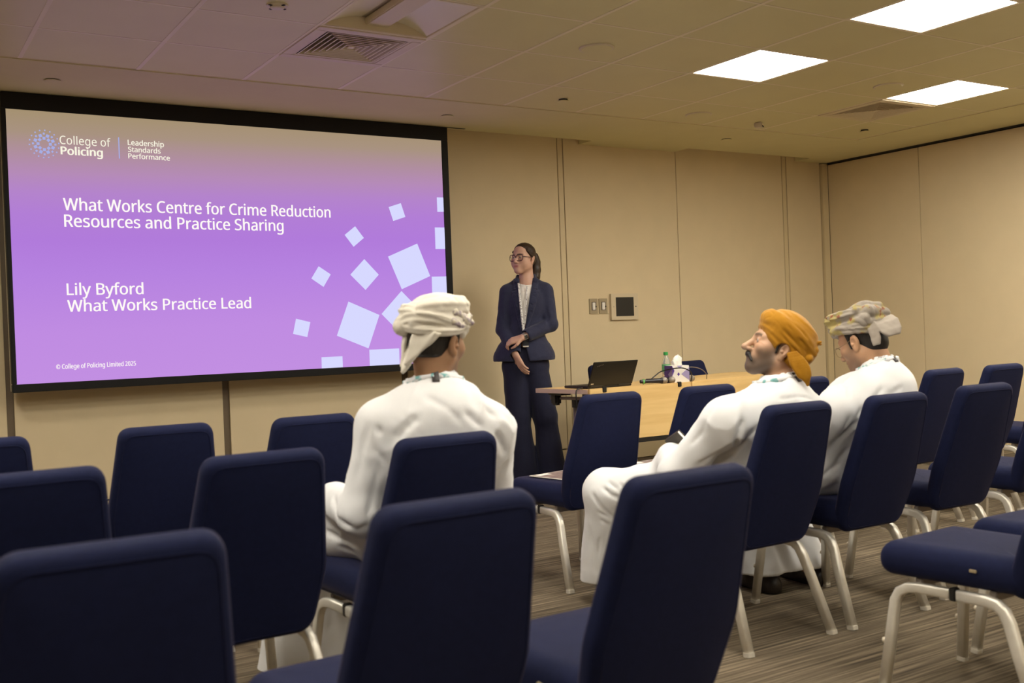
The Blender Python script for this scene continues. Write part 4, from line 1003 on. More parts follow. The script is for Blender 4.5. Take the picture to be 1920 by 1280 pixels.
    def ripple(s, T, c, r, dirv, wl, amp, ph=0.0):
        """soft parallel folds round a place; dirv points across the folds"""
        c = T(c); q = s.reg(c - r, c + r, 0)
        if q is None:
            return
        sl, X, Y, Z = q
        dv = T.R @ np.array(dirv, float); dv = dv / np.linalg.norm(dv)
        X = X - c[0]; Y = Y - c[1]; Z = Z - c[2]
        w = X * dv[0] + Y * dv[1] + Z * dv[2]
        fall = np.exp(-((X * X + Y * Y + Z * Z) / (r * r * .32)))
        s.F[sl] -= amp * fall * np.sin(2 * math.pi * w / wl + ph + 1.2 * np.sin((X + Y - Z) * 9))
    def floor(s, z):
        k = np.where(s.ax[2] < z)[0]
        s.F[:, :, k] = np.maximum(s.F[:, :, k], (z - s.ax[2][k])[None, None, :])
    def mesh(s, name, m, parent=None, noise_amp=0.0, noise_scale=8.0, attr=None, ridge=0.0, rscale=7.0, rdir=(.5, .2, 1)):
        F = s.F; h = s.h
        nx, ny, nz = F.shape
        ins = F < 0
        cnt = np.zeros((nx - 1, ny - 1, nz - 1), np.int8)
        for i in (0, 1):
            for j in (0, 1):
                for k in (0, 1):
                    cnt += ins[i:nx - 1 + i, j:ny - 1 + j, k:nz - 1 + k]
        act = (cnt > 0) & (cnt < 8)
        I = np.argwhere(act)
        idx = np.full(cnt.shape, -1, np.int32); idx[act] = np.arange(len(I))
        pos = np.zeros((len(I), 3)); num = np.zeros(len(I))
        cv = {}
        for i in (0, 1):
            for j in (0, 1):
                for k in (0, 1):
                    cv[i, j, k] = F[I[:, 0] + i, I[:, 1] + j, I[:, 2] + k]
        for a in cv:
            for ax in range(3):
                if a[ax] == 0:
                    b = list(a); b[ax] = 1; b = tuple(b)
                    va, vb = cv[a], cv[b]
                    c = (va < 0) != (vb < 0)
                    t = np.where(c, va / np.where(c, va - vb, 1), 0)
                    p = np.tile(np.array(a, float), (len(I), 1)); p[:, ax] += t
                    pos += p * c[:, None]; num += c
        pos = s.lo + (I + pos / np.maximum(num, 1)[:, None]) * h
        quads = []
        for ax in range(3):
            o1, o2 = (ax + 1) % 3, (ax + 2) % 3
            A = np.take(ins, range(0, F.shape[ax] - 1), axis=ax); B = np.take(ins, range(1, F.shape[ax]), axis=ax)
            E = np.argwhere(A != B)
            E = E[(E[:, o1] > 0) & (E[:, o2] > 0) & (E[:, o1] < F.shape[o1] - 1) & (E[:, o2] < F.shape[o2] - 1)]
            up_ = ins[E[:, 0], E[:, 1], E[:, 2]]
            def g(d1, d2):
                q = E.copy(); q[:, o1] -= d1; q[:, o2] -= d2
                return idx[q[:, 0], q[:, 1], q[:, 2]]
            Q = np.stack([g(1, 1), g(0, 1), g(0, 0), g(1, 0)], 1)
            Q[~up_] = Q[~up_][:, ::-1]
            quads.append(Q)
        Q = np.concatenate(quads)
        Q = Q[(Q >= 0).all(1)]
        me = bpy.data.meshes.new(name)
        me.vertices.add(len(pos)); me.vertices.foreach_set('co', pos.astype(np.float32).ravel())
        me.loops.add(Q.size); me.loops.foreach_set('vertex_index', Q.ravel().astype(np.int32))
        me.polygons.add(len(Q))
        me.polygons.foreach_set('loop_start', (np.arange(len(Q)) * 4).astype(np.int32))
        me.polygons.foreach_set('use_smooth', np.ones(len(Q), bool))
        me.update(calc_edges=True)
        if noise_amp:
            no = np.zeros(len(pos) * 3, np.float32); me.vertices.foreach_get('normal', no); no = no.reshape(-1, 3)
            dsp = np.array([noise.noise(Vector(p) * noise_scale) + .5 * noise.noise(Vector(p) * noise_scale * 2.1) for p in pos]) * noise_amp
            pos = pos + no * dsp[:, None]
            me.vertices.foreach_set('co', pos.astype(np.float32).ravel()); me.update()
        if ridge:                                              # creased cloth: sharp-crested folds drawn out along one direction
            no = np.zeros(len(pos) * 3, np.float32); me.vertices.foreach_get('normal', no); no = no.reshape(-1, 3)
            rd = np.array(rdir, float); rd /= np.linalg.norm(rd)
            q = pos - np.outer(pos @ rd, rd) * .62
            wv = np.array([noise.noise(Vector(p) * 3.1) for p in pos]) * .12
            q = (q + wv[:, None]) * rscale
            a = np.array([noise.noise(Vector(p)) for p in q]); m2 = np.array([noise.noise(Vector(p) * 2.6 + Vector((7, 3, 1))) for p in pos])
            dsp = ridge * (np.maximum(0, 1 - np.abs(a) * 3.2) ** 2) * np.clip(.55 + m2 * 1.3, 0, 1.2)
            pos = pos + no * dsp[:, None]
            me.vertices.foreach_set('co', pos.astype(np.float32).ravel()); me.update()
        if attr is not None:
            col = attr(pos)
            ca = me.color_attributes.new('pigment', 'FLOAT_COLOR', 'POINT')
            ca.data.foreach_set('color', np.concatenate([col, np.ones((len(col), 1))], 1).astype(np.float32).ravel())
        me.materials.append(m)
        o = bpy.data.objects.new(name, me); COL.objects.link(o)
        if parent is not None:
            o.parent = parent
            o.matrix_parent_inverse = Matrix.Translation(-Vector(parent.location)) if parent.type == 'EMPTY' else Matrix.Identity(4)
        return o

def pigment_mat(name, rough=0.5, **kw):
    m = mat(name, (0.6, 0.4, 0.3), rough, spec=0.35, **kw)
    nt = m.node_tree; a = nt.nodes.new('ShaderNodeAttribute'); a.attribute_name = 'pigment'
    n2 = nt.nodes.new('ShaderNodeTexNoise'); n2.inputs['Scale'].default_value = 180
    mx = nt.nodes.new('ShaderNodeMix'); mx.data_type = 'RGBA'; mx.blend_type = 'MULTIPLY'; mx.inputs['Factor'].default_value = 0.12
    nt.links.new(a.outputs['Color'], mx.inputs['A']); nt.links.new(n2.outputs['Color'], mx.inputs['B'])
    nt.links.new(mx.outputs['Result'], nt.nodes['Principled BSDF'].inputs['Base Color'])
    return m
MT['skin'] = pigment_mat('skin', 0.48, **{'Subsurface Weight': 0.06, 'Subsurface Radius': (0.01, 0.004, 0.002)})
MT['eye_white'] = mat('eye_white', (0.42, 0.38, 0.34), 0.3)
MT['iris'] = mat('iris_dark', (0.03, 0.018, 0.010), 0.15)
MT['hair_black'] = noise_mat('black_hair', (0.010, 0.008, 0.007), (0.022, 0.017, 0.013), scale=(1, 1, .2), nscale=160, rough=0.5)
MT['hair_brown'] = noise_mat('dark_brown_hair', (0.018, 0.010, 0.007), (0.045, 0.024, 0.014), scale=(1, 1, .15), nscale=120, rough=0.4)

def head(F, T, nose=1.0, jaw=1.0, neck=True):
    """a head: local origin mid-head at eye level"""
    F.ell(T, (0, -.010, .037), (.077, .100, .080), k=.01)
    F.ell(T, (0, .022, -.030), (.065 * jaw, .066, .082), k=.03)
    for s in (-1, 1):
        F.cap(T, (s * .054 * jaw, .0, -.062), (s * .008, .068, -.101), .019, .020, k=.03)
        F.ell(T, (s * .043, .060, -.026), (.024, .022, .022), k=.03)
        F.cap(T, (s * .010, .088, .018), (s * .048, .070, .017), .0105, .009, k=.016)
    F.ell(T, (0, .076, -.100), (.025, .020, .018), k=.02)
    F.ell(T, (0, .079, -.066), (.031, .020, .024), k=.02)
    for s in (-1, 1):
        F.ell(T, (s * .032, .096, -.001), (.019, .016, .0115), k=.012, cut=True)
        F.ell(T, (s * .032, .0755, .0015), (.0165, .0135, .0115), k=.004)
        F.cap(T, (s * .018, .0865, .0068), (s * .045, .079, .0055), .0042, .0042, k=.004)
        F.cap(T, (s * .019, .086, -.0075), (s * .044, .079, -.0075), .0036, .0036, k=.004)
    F.cap(T, (0, .086, .012), (0, .090 + .022 * nose, -.034), .0085, .0120, k=.014)
    F.ell(T, (0, .089 + .024 * nose, -.038), (.0125, .0125, .0105), k=.008)
    for s in (-1, 1):
        F.ell(T, (s * .0125, .094 + .006 * nose, -.041), (.0085, .0125, .008), k=.007)
        F.ell(T, (s * .007, .097 + .012 * nose, -.0495), (.004, .006, .004), k=.003, cut=True)
    F.ell(T, (0, .0940, -.0665), (.0215, .0075, .0050), k=.007)
    F.ell(T, (0, .0925, -.0775), (.0195, .0080, .0062), k=.007)
    F.cap(T, (-.023, .093, -.0718), (0, .1025, -.0715), .0020, k=.003, cut=True)
    F.cap(T, (.023, .093, -.0718), (0, .1025, -.0715), .0020, k=.003, cut=True)
    for s in (-1, 1):
        F.ell(T, (s * .080, -.014, -.016), (.0085, .019, .032), rot=(12, s * 14, s * -16), k=.006)
        F.ell(T, (s * .077, -.006, -.042), (.008, .010, .012), k=.006)
        F.ell(T, (s * .089, -.009, -.014), (.0075, .011, .018), rot=(12, s * 14, s * -16), k=.004, cut=True)
        F.ell(T, (s * .086, -.004, -.020), (.005, .006, .006), k=.003)
    if neck:
        F.cap(T, (0, -.030, -.055), (0, -.048, -.19), .055, .058, k=.03)

def eyes(T, parent, r=.0128, y=.0775):
    for s in (-1, 1):
        bm = bmesh.new()
        bmesh.ops.create_uvsphere(bm, u_segments=20, v_segments=14, radius=r * T.s)
        c = Vector(T((s * .032, y, -.0008)))
        fw = Vector(T.R @ np.array((0, 1, 0)))
        for f in bm.faces:
            if f.calc_center_median().normalized().dot(fw) > .915:
                f.material_index = 1
        for v in bm.verts:
            v.co = v.co + c - Vector(parent.location)
        obj('eye', bm, [MT['eye_white'], MT['iris']], parent, smooth=True)

def hand(F, T, wr, d, n_, curl=(.35, .5, .4), thumb=1, s=1.0, spread=.0):
    """palm, four fingers and a thumb. wr wrist, d finger direction, n_ palm side, thumb=+1/-1 picks the side"""
    wr = np.array(wr, float); d = np.array(d, float); d /= np.linalg.norm(d)
    n_ = np.array(n_, float); n_ = n_ - d * (n_ @ d); n_ /= np.linalg.norm(n_)
    sd = np.cross(d, n_) * thumb
    P = lambda a, b, c: wr + (d * a + sd * b + n_ * c) * s
    for off, ln, kn in ((.027, .072, .088), (.009, .080, .092), (-.009, .074, .089), (-.026, .058, .081)):
        F.cap(T, P(.0, off * .55, 0), P(kn, off, 0), .0155 * s, .0115 * s, k=.010)
        p = P(kn, off, 0); ang = 0.0; r = .0092 * s
        sprd = spread * off
        for seg, c in zip((.45, .31, .24), curl):
            ang += c
            q = p + (d * math.cos(ang) + n_ * math.sin(ang) + sd * sprd) * ln * seg * s
            F.cap(T, p, q, r, r * .92, k=.0025)
            p = q; r *= .90
    a = P(.022, .022, .004); b = P(.052, .047, .012); c = P(.080, .052, .022); e = P(.100, .047, .030)
    F.cap(T, a, b, .0145 * s, .0115 * s, k=.008); F.cap(T, b, c, .0108 * s, .0098 * s, k=.003); F.cap(T, c, e, .0098 * s, .0078 * s, k=.003)

def skin_pigment(T, base, brow_amt=.88, lips=(.62, .30, .25), beard=None, beard_amt=0.0, brow=None, hairc=(.02, .015, .012), hairline=None):
    base = np.array(base)
    def f(pos):
        L = T.inv(pos)
        x, y, z = L[:, 0], L[:, 1], L[:, 2]
        c = np.tile(base, (len(pos), 1))
        def blend(w, col):
            w = np.clip(w, 0, 1)[:, None]
            c[:] = c * (1 - w) + np.array(col) * w
        near = (np.abs(x) < .12) & (y > -.14) & (np.abs(z) < .16)
        # lips
        w = np.exp(-((x / .023) ** 4 + ((z + .0715) / .0095) ** 4)) * (y > .080)
        blend(w * .75 * near, lips)
        w = np.exp(-(((np.abs(x) - .045) / .022) ** 2 + ((z + .022) / .02) ** 2)) * (y > .03)
        blend(w * .18 * near, (base[0] * 1.05, base[1] * .75, base[2] * .68))
        if brow is not None:
            w = 1 / (1 + np.exp(-(.0055 - .035 * np.maximum(np.abs(x) - .03, 0) - np.abs(z - (.0225 + .10 * np.minimum(np.abs(x) - .030, 0) - .22 * np.maximum(np.abs(x) - .036, 0)))) / .0016)) * (np.abs(x) > .011) * (np.abs(x) < .053) * (y > .045)
            blend(w * brow_amt * near, brow)
        if beard is not None:
            sg = lambda v, w: 1 / (1 + np.exp(-np.clip(v / w, -40, 40)))
            line = -.045 + .55 * np.clip(.055 - y, 0, .06) + .012 * sg(np.abs(x) - .05, .006)     # cheek line climbs to the ear
            s1 = sg(line - z, .008) * sg(z + .150, .010) * sg(y - .004, .006) * sg(.0 + y - .004 + .0 * z, .006)
            s1 = s1 * (1 - .7 * np.exp(-((np.abs(x) - .036) / .016) ** 2 - ((z + .05) / .018) ** 2))
            s2 = sg(np.abs(x) - .062, .004) * sg(.028 - z, .008) * sg(y - .004, .004) * sg(.030 - y, .006) * sg(z + .06, .01)
            blend(np.maximum(s1, s2 * .9) * beard_amt * near, beard)
        if hairline is not None:
            hairline(blend, x, y, z, near, hairc)
        return c
    return f

def wobj(name, bm, m, parent, smooth=True):
    """a part modelled in room coordinates"""
    o = obj(name, bm, m, parent, smooth)
    if parent.type == 'EMPTY':
        o.matrix_parent_inverse = Matrix.Translation(-Vector(parent.location))
    return o

def strip(bm, pts, nor, w, th):
    """ribbon along points lying on a body; nor gives the outward side per point"""
    pts = [Vector(p) for p in pts]; rg = []
    for i, p in enumerate(pts):
        t = (pts[min(i + 1, len(pts) - 1)] - pts[max(i - 1, 0)]).normalized()
        n_ = Vector(nor[i] if isinstance(nor, list) else nor); n_ = (n_ - t * n_.dot(t)).normalized(); s = t.cross(n_)
        rg.append([bm.verts.new(p + s * a * w / 2 + n_ * b * th) for a, b in ((-1, 0), (1, 0), (1, 1), (-1, 1))])
    for a, b in zip(rg, rg[1:]):
        for j in range(4):
            bm.faces.new((a[j], a[(j + 1) % 4], b[(j + 1) % 4], b[j]))
    bm.faces.new(rg[0][::-1]); bm.faces.new(rg[-1])

def arc_pts(T, c, rx, ry, z, a0, a1, n_=14, tilt=0.0):
    out = []; nn = []
    for i in range(n_ + 1):
        a = R_(a0 + (a1 - a0) * i / n_)
        out.append(T((c[0] + rx * math.sin(a), c[1] + ry * math.cos(a), z + tilt * math.cos(a))))
        nn.append(Vector(T.R @ np.array((math.sin(a) / rx, math.cos(a) / ry, 0))).normalized())
    return out, nn

# ------------------------------------------------------------------ the three seated men
def seated_man(J, root, Th, Tt, robe_lo, robe_hi, body_lo, body_hi, pig, seed=0, face=(1.0, 1.0), hb=.0036):
    """J: joints in room coordinates; Th head frame, Tt torso frame (origin at the base of the neck)"""
    g = lambda k: np.array(J[k], float)
    # skin: one continuous body
    F = Field(body_lo, body_hi, hb)
    head(F, Th, face[0], face[1], neck=False)
    nb = Tt((0, 0.01, -.05))
    F.cap(W0, Th((0, -.034, -.055)), nb, .050 * Th.s, .052, k=.03)
    F.cap(W0, nb, g('chest'), .055, .12, k=.04)
    F.cap(W0, g('chest'), g('pelvis'), .12, .12, k=.05)
    for s in 'LR':
        F.cap(W0, nb - np.array((0, 0, .03)), g('sh' + s), .04, .045, k=.03)
        F.cap(W0, g('sh' + s), g('el' + s), .048, .040, k=.03)
        F.cap(W0, g('el' + s), g('wr' + s), .040, .027, k=.02)
        hd = J['hd' + s]
        hand(F, W0, g('wr' + s), hd[0], hd[1], hd[2], thumb=hd[3], s=1.0)
        F.cap(W0, g('pelvis'), g('kn' + s), .085, .058, k=.04)
        F.cap(W0, g('kn' + s), g('an' + s), .055, .040, k=.03)
        F.cap(W0, g('an' + s), g('toe' + s) + np.array((0, 0, .012)), .036, .026, k=.03)
    F.floor(.004)
    body = F.mesh('body', MT['skin'], root, attr=pig)
    # robe
    F = Field(robe_lo, robe_hi, .0062)
    k = .05
    F.ell(Tt, (0, .025 + J.get('tb', 0), -.20), (.178, .125, .20), k=k)
    F.ell(Tt, (0, -.02 + J.get('tb', 0) * .4, -.13), (.15, .085, .13), k=k)
    for s in 'LR':
        F.cap(W0, Tt((0, .0, -.052)), g('sh' + s), .058, .062, k=.045)
        F.cap(W0, Tt((0, -.012, -.11)), g('sh' + s) - np.array((0, 0, .045)), .075, .062, k=.05)
    ch, pv = g('chest'), g('pelvis')
    F.cap(W0, ch, pv, .142, .152, k=.06)
    F.cap(W0, Tt((0, .004, -.045)), Tt((0, .010, -.004)), .070, .063, k=.018)
    F.cap(W0, Tt((0, .008, -.03)), Tt((0, .014, .010)), .0635, .0615, k=.004)
    for s in 'LR':
        F.cap(W0, g('sh' + s), g('el' + s), .068, .062, k=.03)
        w_ = g('wr' + s); e_ = g('el' + s)
        F.cap(W0, e_, w_ + (w_ - e_) * .10, .066, .058, k=.03)
        F.cap(W0, pv, g('kn' + s), .118, .090, k=.05)
        F.cap(W0, g('kn' + s), np.array(J.get('hm' + s, J['an' + s])) - np.array((0, 0, .04)), .086, .094, k=.04)
    for s in 'LR':
        if 'hm' + s in J:                                        # the skirt also wraps the shin itself
            F.cap(W0, g('kn' + s), g('an' + s) - np.array((0, 0, .04)), .080, .082, k=.05)
    F.cap(W0, (g('knL') + g('knR')) / 2, pv, .085, .10, k=.06)
    F.cap(W0, (g('knL') + g('knR')) / 2 - np.array((0, 0, .05)), (g('anL') + g('anR')) / 2, .07, .07, k=.05)
    # collar band stands off the neck; hollow at the neck, wrists and hem
    F.cap(Tt, (0, .012, .012), (0, .022, .10), .0575, .062, k=.003, cut=True)
    F.slabx(Tt, (0, 0, .10), (.2, .2, .078), rot=(-6, 0, 0), k=.004, cut=True)
    for s in 'LR':
        w_ = g('wr' + s); e_ = g('el' + s); u = (w_ - e_) / np.linalg.norm(w_ - e_)
        F.cap(W0, w_ + u * .03, w_ + u * .12, .040, .052, k=.004, cut=True)
    rnd = random.Random(seed)
    for kind, *a in J.get('folds', []):
        if kind == 'c':
            F.crease(*a)
        else:
            F.ripple(W0, *a)
    F.floor(J.get('hem', .055))
    robe = F.mesh('robe', MT['robe'], root, noise_amp=.004, noise_scale=9, ridge=.006, rscale=J.get('rs', 9.0), rdir=J.get('rd', (.5, .2, 1)))
    # standing collar seam and the strap end of a badge ribbon at the nape
    bm2 = bmesh.new()
    top = []
    for zz in (.018, .010, .002, -.006, -.014):
        hp = F.hit(Tt, (-.004, -.20, zz), (0, 1, 0))
        if hp is not None:
            top.append(Vector(hp) + Vector(Tt.R @ np.array((0, -.003, 0))))
    strip(bm2, top, [Vector(Tt.R @ np.array((0, -1, .25)))] * len(top), .021, .003)
    wobj('ribbon_clip', bm2, MT['ribbon_dark'], root)
    for sg_ in (-1, 1):
        pts = []; nn = []
        for i in range(11):
            an_ = R_(6 + 12 * i) * sg_
            dv = np.array((math.sin(an_), -math.cos(an_), 0))
            hp = F.hit(Tt, tuple(np.array((0, .010, .004 - .0016 * i)) + dv * .19), tuple(-dv), .2)
            if hp is not None:
                pts.append(Vector(hp) + Vector(Tt.R @ dv) * .004); nn.append(Vector(Tt.R @ dv))
        bm = bmesh.new(); strip(bm, pts, nn, .017, .002); wobj('badge_ribbon', bm, MT['ribbon'], root)
    # sandals
    for s in 'LR':
        a, t_ = g('an' + s), g('toe' + s)
        d = (t_ - a); d[2] = 0; d = d / np.linalg.norm(d)
        Fs = Field(np.minimum(a, t_) - .09, np.maximum(a, t_) + .09, .005)
        base = np.array((a[0], a[1], .0)) - d * .045
        Fs.cap(W0, base + (0, 0, .016), base + d * .24 + (0, 0, .014), .040, .046, k=.01)
        Fs.cap(W0, base + d * .12 + (0, 0, .05), base + d * .19 + (0, 0, .035), .046, .044, k=.01)
        Fs.cap(W0, base + d * .10 + (0, 0, .055), base + d * .0 + (0, 0, .04), .040, .038, k=.02)
        Fs.floor(.0015)
        Fs.mesh('shoe', MT['shoe'], root)
    eyes(Th, root)
    return body, robe

MT['ribbon'] = noise_mat('badge_ribbon', (0.72, 0.72, 0.74), (0.16, 0.40, 0.40), nscale=45, rough=0.6, lo=.52, hi=.60)
MT['ribbon_dark'] = mat('ribbon_clip', (0.035, 0.028, 0.028), 0.5)
MT['shoe'] = mat('black_leather', (0.015, 0.010, 0.008), 0.4)
MT['cream'] = noise_mat('cream_turban_cloth', (0.68, 0.63, 0.54), (0.73, 0.68, 0.59), nscale=14, rough=0.85, spec=0.15, bump=.1, bscale=300)
MT['cream_pat'] = noise_mat('cream_patterned_cloth', (0.72, 0.66, 0.55), (0.36, 0.30, 0.34), nscale=70, rough=0.85, spec=0.15, lo=.45, hi=.6)
MT['saffron'] = noise_mat('saffron_turban_cloth', (0.34, 0.145, 0.002), (0.39, 0.175, 0.003), nscale=10, rough=0.75, spec=0.2, bump=.1, bscale=300, **{'Sheen Weight': .15})

def patterned():
    m = mat('patterned_turban_cloth', (.4, .35, .3), .85, spec=.15)
    nt = m.node_tree; N = nt.nodes; L = nt.links
    tc = N.new('ShaderNodeTexCoord')
    n1 = N.new('ShaderNodeTexNoise'); n1.inputs['Scale'].default_value = 16; n1.inputs['Detail'].default_value = 2
    n2 = N.new('ShaderNodeTexNoise'); n2.inputs['Scale'].default_value = 42; n2.inputs['Detail'].default_value = 2
    L.new(tc.outputs['Object'], n1.inputs['Vector']); L.new(tc.outputs['Object'], n2.inputs['Vector'])
    r1 = N.new('ShaderNodeValToRGB'); e = r1.color_ramp.elements
    e[0].position = .52; e[0].color = (0.32, 0.28, 0.24, 1); e[1].position = .60; e[1].color = (0.37, 0.30, 0.12, 1)
    r2 = N.new('ShaderNodeValToRGB'); e = r2.color_ramp.elements; r2.color_ramp.interpolation = 'CONSTANT'
    e[0].position = 0; e[0].color = (0, 0, 0, 1); e[1].position = .62; e[1].color = (1, 1, 1, 1)
    mul = N.new('ShaderNodeMath'); mul.operation = 'MULTIPLY'
    r3 = N.new('ShaderNodeValToRGB'); e = r3.color_ramp.elements; e[0].position = .5; e[0].color = (0, 0, 0, 1); e[1].position = .58; e[1].color = (1, 1, 1, 1)
    L.new(n1.outputs['Fac'], r1.inputs[0]); L.new(n2.outputs['Fac'], r2.inputs[0]); L.new(n1.outputs['Fac'], r3.inputs[0])
    L.new(r2.outputs[0], mul.inputs[0]); L.new(r3.outputs[0], mul.inputs[1])
    mx = N.new('ShaderNodeMix'); mx.data_type = 'RGBA'
    L.new(mul.outputs[0], mx.inputs['Factor']); L.new(r1.outputs[0], mx.inputs['A']); mx.inputs['B'].default_value = (0.26, 0.09, 0.06, 1)
    L.new(mx.outputs['Result'], N['Principled BSDF'].inputs['Base Color'])
    return m
MT['patterned'] = patterned()
MT['grey_cloth'] = noise_mat('grey_turban_cloth', (0.34, 0.295, 0.255), (0.38, 0.335, 0.29), nscale=12, rough=.85, spec=.15)

A = np.array

# ---- man in the white turban
T1h = Frame((1.440, 2.735, 1.102), yaw=-62, pitch=-4, roll=2, scale=.94)
T1t = Frame((1.428, 2.725, .985), yaw=-22, pitch=-8)
r1 = thing('person', 'seated man in white robe and cream turban, seen from behind beside the display', 'person', (1.38, 2.85, 0))
J1 = dict(hmL=(1.165, 3.36, .075), pelvis=(1.375, 2.855, .545), chest=(1.405, 2.775, .78), shL=(1.268, 2.765, .866), shR=(1.570, 2.660, .842),
          elL=(1.205, 2.775, .615), elR=(1.615, 2.735, .585), wrL=(1.235, 3.02, .615), wrR=(1.50, 3.02, .60),
          hdL=((.55, .8, -.1), (.2, -.2, -1), (.3, .5, .4), 1), hdR=((-.5, .85, -.1), (-.2, -.2, -1), (.3, .5, .4), -1),
          knL=(1.205, 3.27, .49), knR=(1.46, 3.30, .49), anL=(1.26, 3.33, .075), anR=(1.48, 3.34, .075), toeL=(1.27, 3.47, .02), toeR=(1.51, 3.48, .02),
          hem=.035)
J1['folds'] = [
    ('c', [(784, 782), (770, 793), (757, 805), (741, 824)], -.013, .016), ('c', [(872, 773), (889, 788), (902, 801)], -.011, .013), ('c', [(908, 768), (928, 782)], -.008, .011),
    ('c', [(928, 811), (941, 837), (948, 850)], -.012, .013), ('c', [(708, 801), (715, 813)], -.009, .010), ('c', [(708, 842), (718, 867)], -.012, .011), ('c', [(711, 877), (698, 929), (688, 975)], -.010, .012),
    ('c', [(626, 929), (643, 975), (669, 991), (687, 985)], -.013, .012), ('c', [(607, 995), (640, 1011), (672, 1021)], -.011, .012), ('c', [(636, 1024), (659, 1034)], -.009, .011), ('c', [(607, 1060), (640, 1070)], -.010, .010),
    ('c', [(800, 745), (838, 765), (862, 790)], -.005, .014), ('c', [(690, 800), (680, 850), (668, 900)], -.005, .014),
    ('r', (1.25, 3.25, .3), .25, (1, .3, .1), .09, .006)]
brown = (.40, .22, .125)
seated_man(J1, r1, T1h, T1t, (.98, 2.45, .04), (1.86, 3.62, 1.10), (1.0, 2.5, 0), (1.80, 3.62, 1.26),
           skin_pigment(T1h, brown, lips=(.35, .16, .12), beard=(.05, .035, .03), beard_amt=.5, brow=(.02, .015, .012)), seed=1)
def nape_hair(T, root, lo=-.085, m='hair_black', side=True):
    c = T((0, 0, 0)); F = Field(c - .17, c + .17, .004)
    F.ell(T, (0, -.012, .030), (.0785, .1015, .083), k=.004)
    F.ell(T, (0, -.042, -.030), (.058, .062, .060), k=.02)
    F.slabx(T, (0, .095, .0), (.2, .085, .3), k=.004, cut=True)          # nothing before the ears
    F.slabx(T, (0, 0, -.20 + lo + .10), (.2, .3, .1), k=.01, cut=True)
    for s in (-1, 1):
        F.ell(T, (s * .082, -.006, -.018), (.022, .020, .034), k=.006, cut=True)
    F.slabx(T, (0, 0, .20), (.2, .3, .10), k=.004, cut=True)
    if side:
        for s in (-1, 1):
            F.cap(T, (s * .0765, .014, .03), (s * .0735, .014, -.030), .0070, .0045, k=.006)
    return F.mesh('hair', MT[m], root)
nape_hair(T1h, r1, -.058)
def turban_field(T, ext=.21):
    c = T((0, 0, .06)); return Field(c - ext, c + ext, .0034)
F = turban_field(T1h)
F.ell(T1h, (.008, -.004, .095), (.090, .100, .052), rot=(0, -6, 0), k=.004)
F.ring(T1h, (.006, -.006, .096), .070, .084, .030, .030, rot=(6, -9, 0), k=.003, wave=.0016, wn=2.2, ph=.4)
F.ring(T1h, (0, -.006, .066), .084, .098, .026, .026, rot=(-5, 10, 0), k=.003, wave=.0020, wn=2.6, ph=1.2, bulge=.10, bph=2.6)
F.ring(T1h, (0, -.010, .040), .083, .098, .024, .026, rot=(-15, -9, 0), k=.003, wave=.0020, wn=2.4, ph=2.2, bulge=.14, bph=-1.9)
F.ring(T1h, (0, -.010, .052), .085, .099, .020, .018, rot=(13, 12, 0), k=.003, wave=.0014, wn=2, ph=.2)
F.ell(T1h, (-.055, -.085, .038), (.040, .036, .036), rot=(20, 20, 30), k=.008)
F.cap(T1h, (.06, -.06, .075), (-.06, -.100, .035), .020, .026, k=.004)
F.cap(T1h, (.09, -.01, .05), (.0, -.112, .045), .016, .020, k=.004)
F.cap(T1h, (.03, .09, .11), (.085, .03, .095), .020, .018, k=.006)
F.fold(W0, T1h((-.10, -.06, .07)), T1h((.06, -.10, .07)), -.006, .008)
F.fold(W0, T1h((-.08, -.09, .03)), T1h((.05, -.10, .05)), -.006, .007)
F.fold(W0, T1h((-.10, -.05, .10)), T1h((.08, -.08, .105)), -.005, .007)
# hollow for the head
F.ell(T1h, (0, -.010, .020), (.0755, .098, .080), k=.003, cut=True)
F.slabx(T1h, (0, 0, -.10), (.3, .3, .085), rot=(0, 0, 0), k=.004, cut=True)
tb = F.mesh('turban', MT['cream'], r1, noise_amp=.0018, noise_scale=26, ridge=-.0035, rscale=18, rdir=(.9, -.4, .1))
F = turban_field(T1h)
for a, b, r in (((.088, -.03, .085), (.100, .02, .060), .016), ((.094, .0, .07), (.098, .04, .075), .013), ((.090, -.045, .055), (.101, .0, .045), .013), ((.085, .04, .085), (.095, .055, .055), .013)):
    F.cap(T1h, a, b, r, r * .8, k=.003)
F.mesh('patterned_border', MT['cream_pat'], tb, noise_amp=.004, noise_scale=60)
F = turban_field(T1h)                                            # cloth end hanging over the nape
def tri_tail(F, T, A_, B_, C_, th=.006, k=.004, n_=14):
    A_, B_, C_ = A(A_), A(B_), A(C_)
    for i in range(n_ + 1):
        t = i / n_
        F.cap(T, A_ * (1 - t) + C_ * t, B_ * (1 - t) + C_ * t, th * (1 - .3 * t), k=k)
tri_tail(F, T1h, (-.078, -.050, .014), (.066, -.098, .016), (-.040, -.112, -.104), n_=30)
tri_tail(F, T1h, (-.005, -.112, .012), (.078, -.088, .014), (-.024, -.122, -.080), th=.0055, n_=26)
tri_tail(F, T1h, (-.075, -.060, .014), (-.05, -.09, .014), (-.055, -.100, -.085), n_=20)
F.mesh('turban_tail', MT['cream'], tb, noise_amp=.003, noise_scale=22)

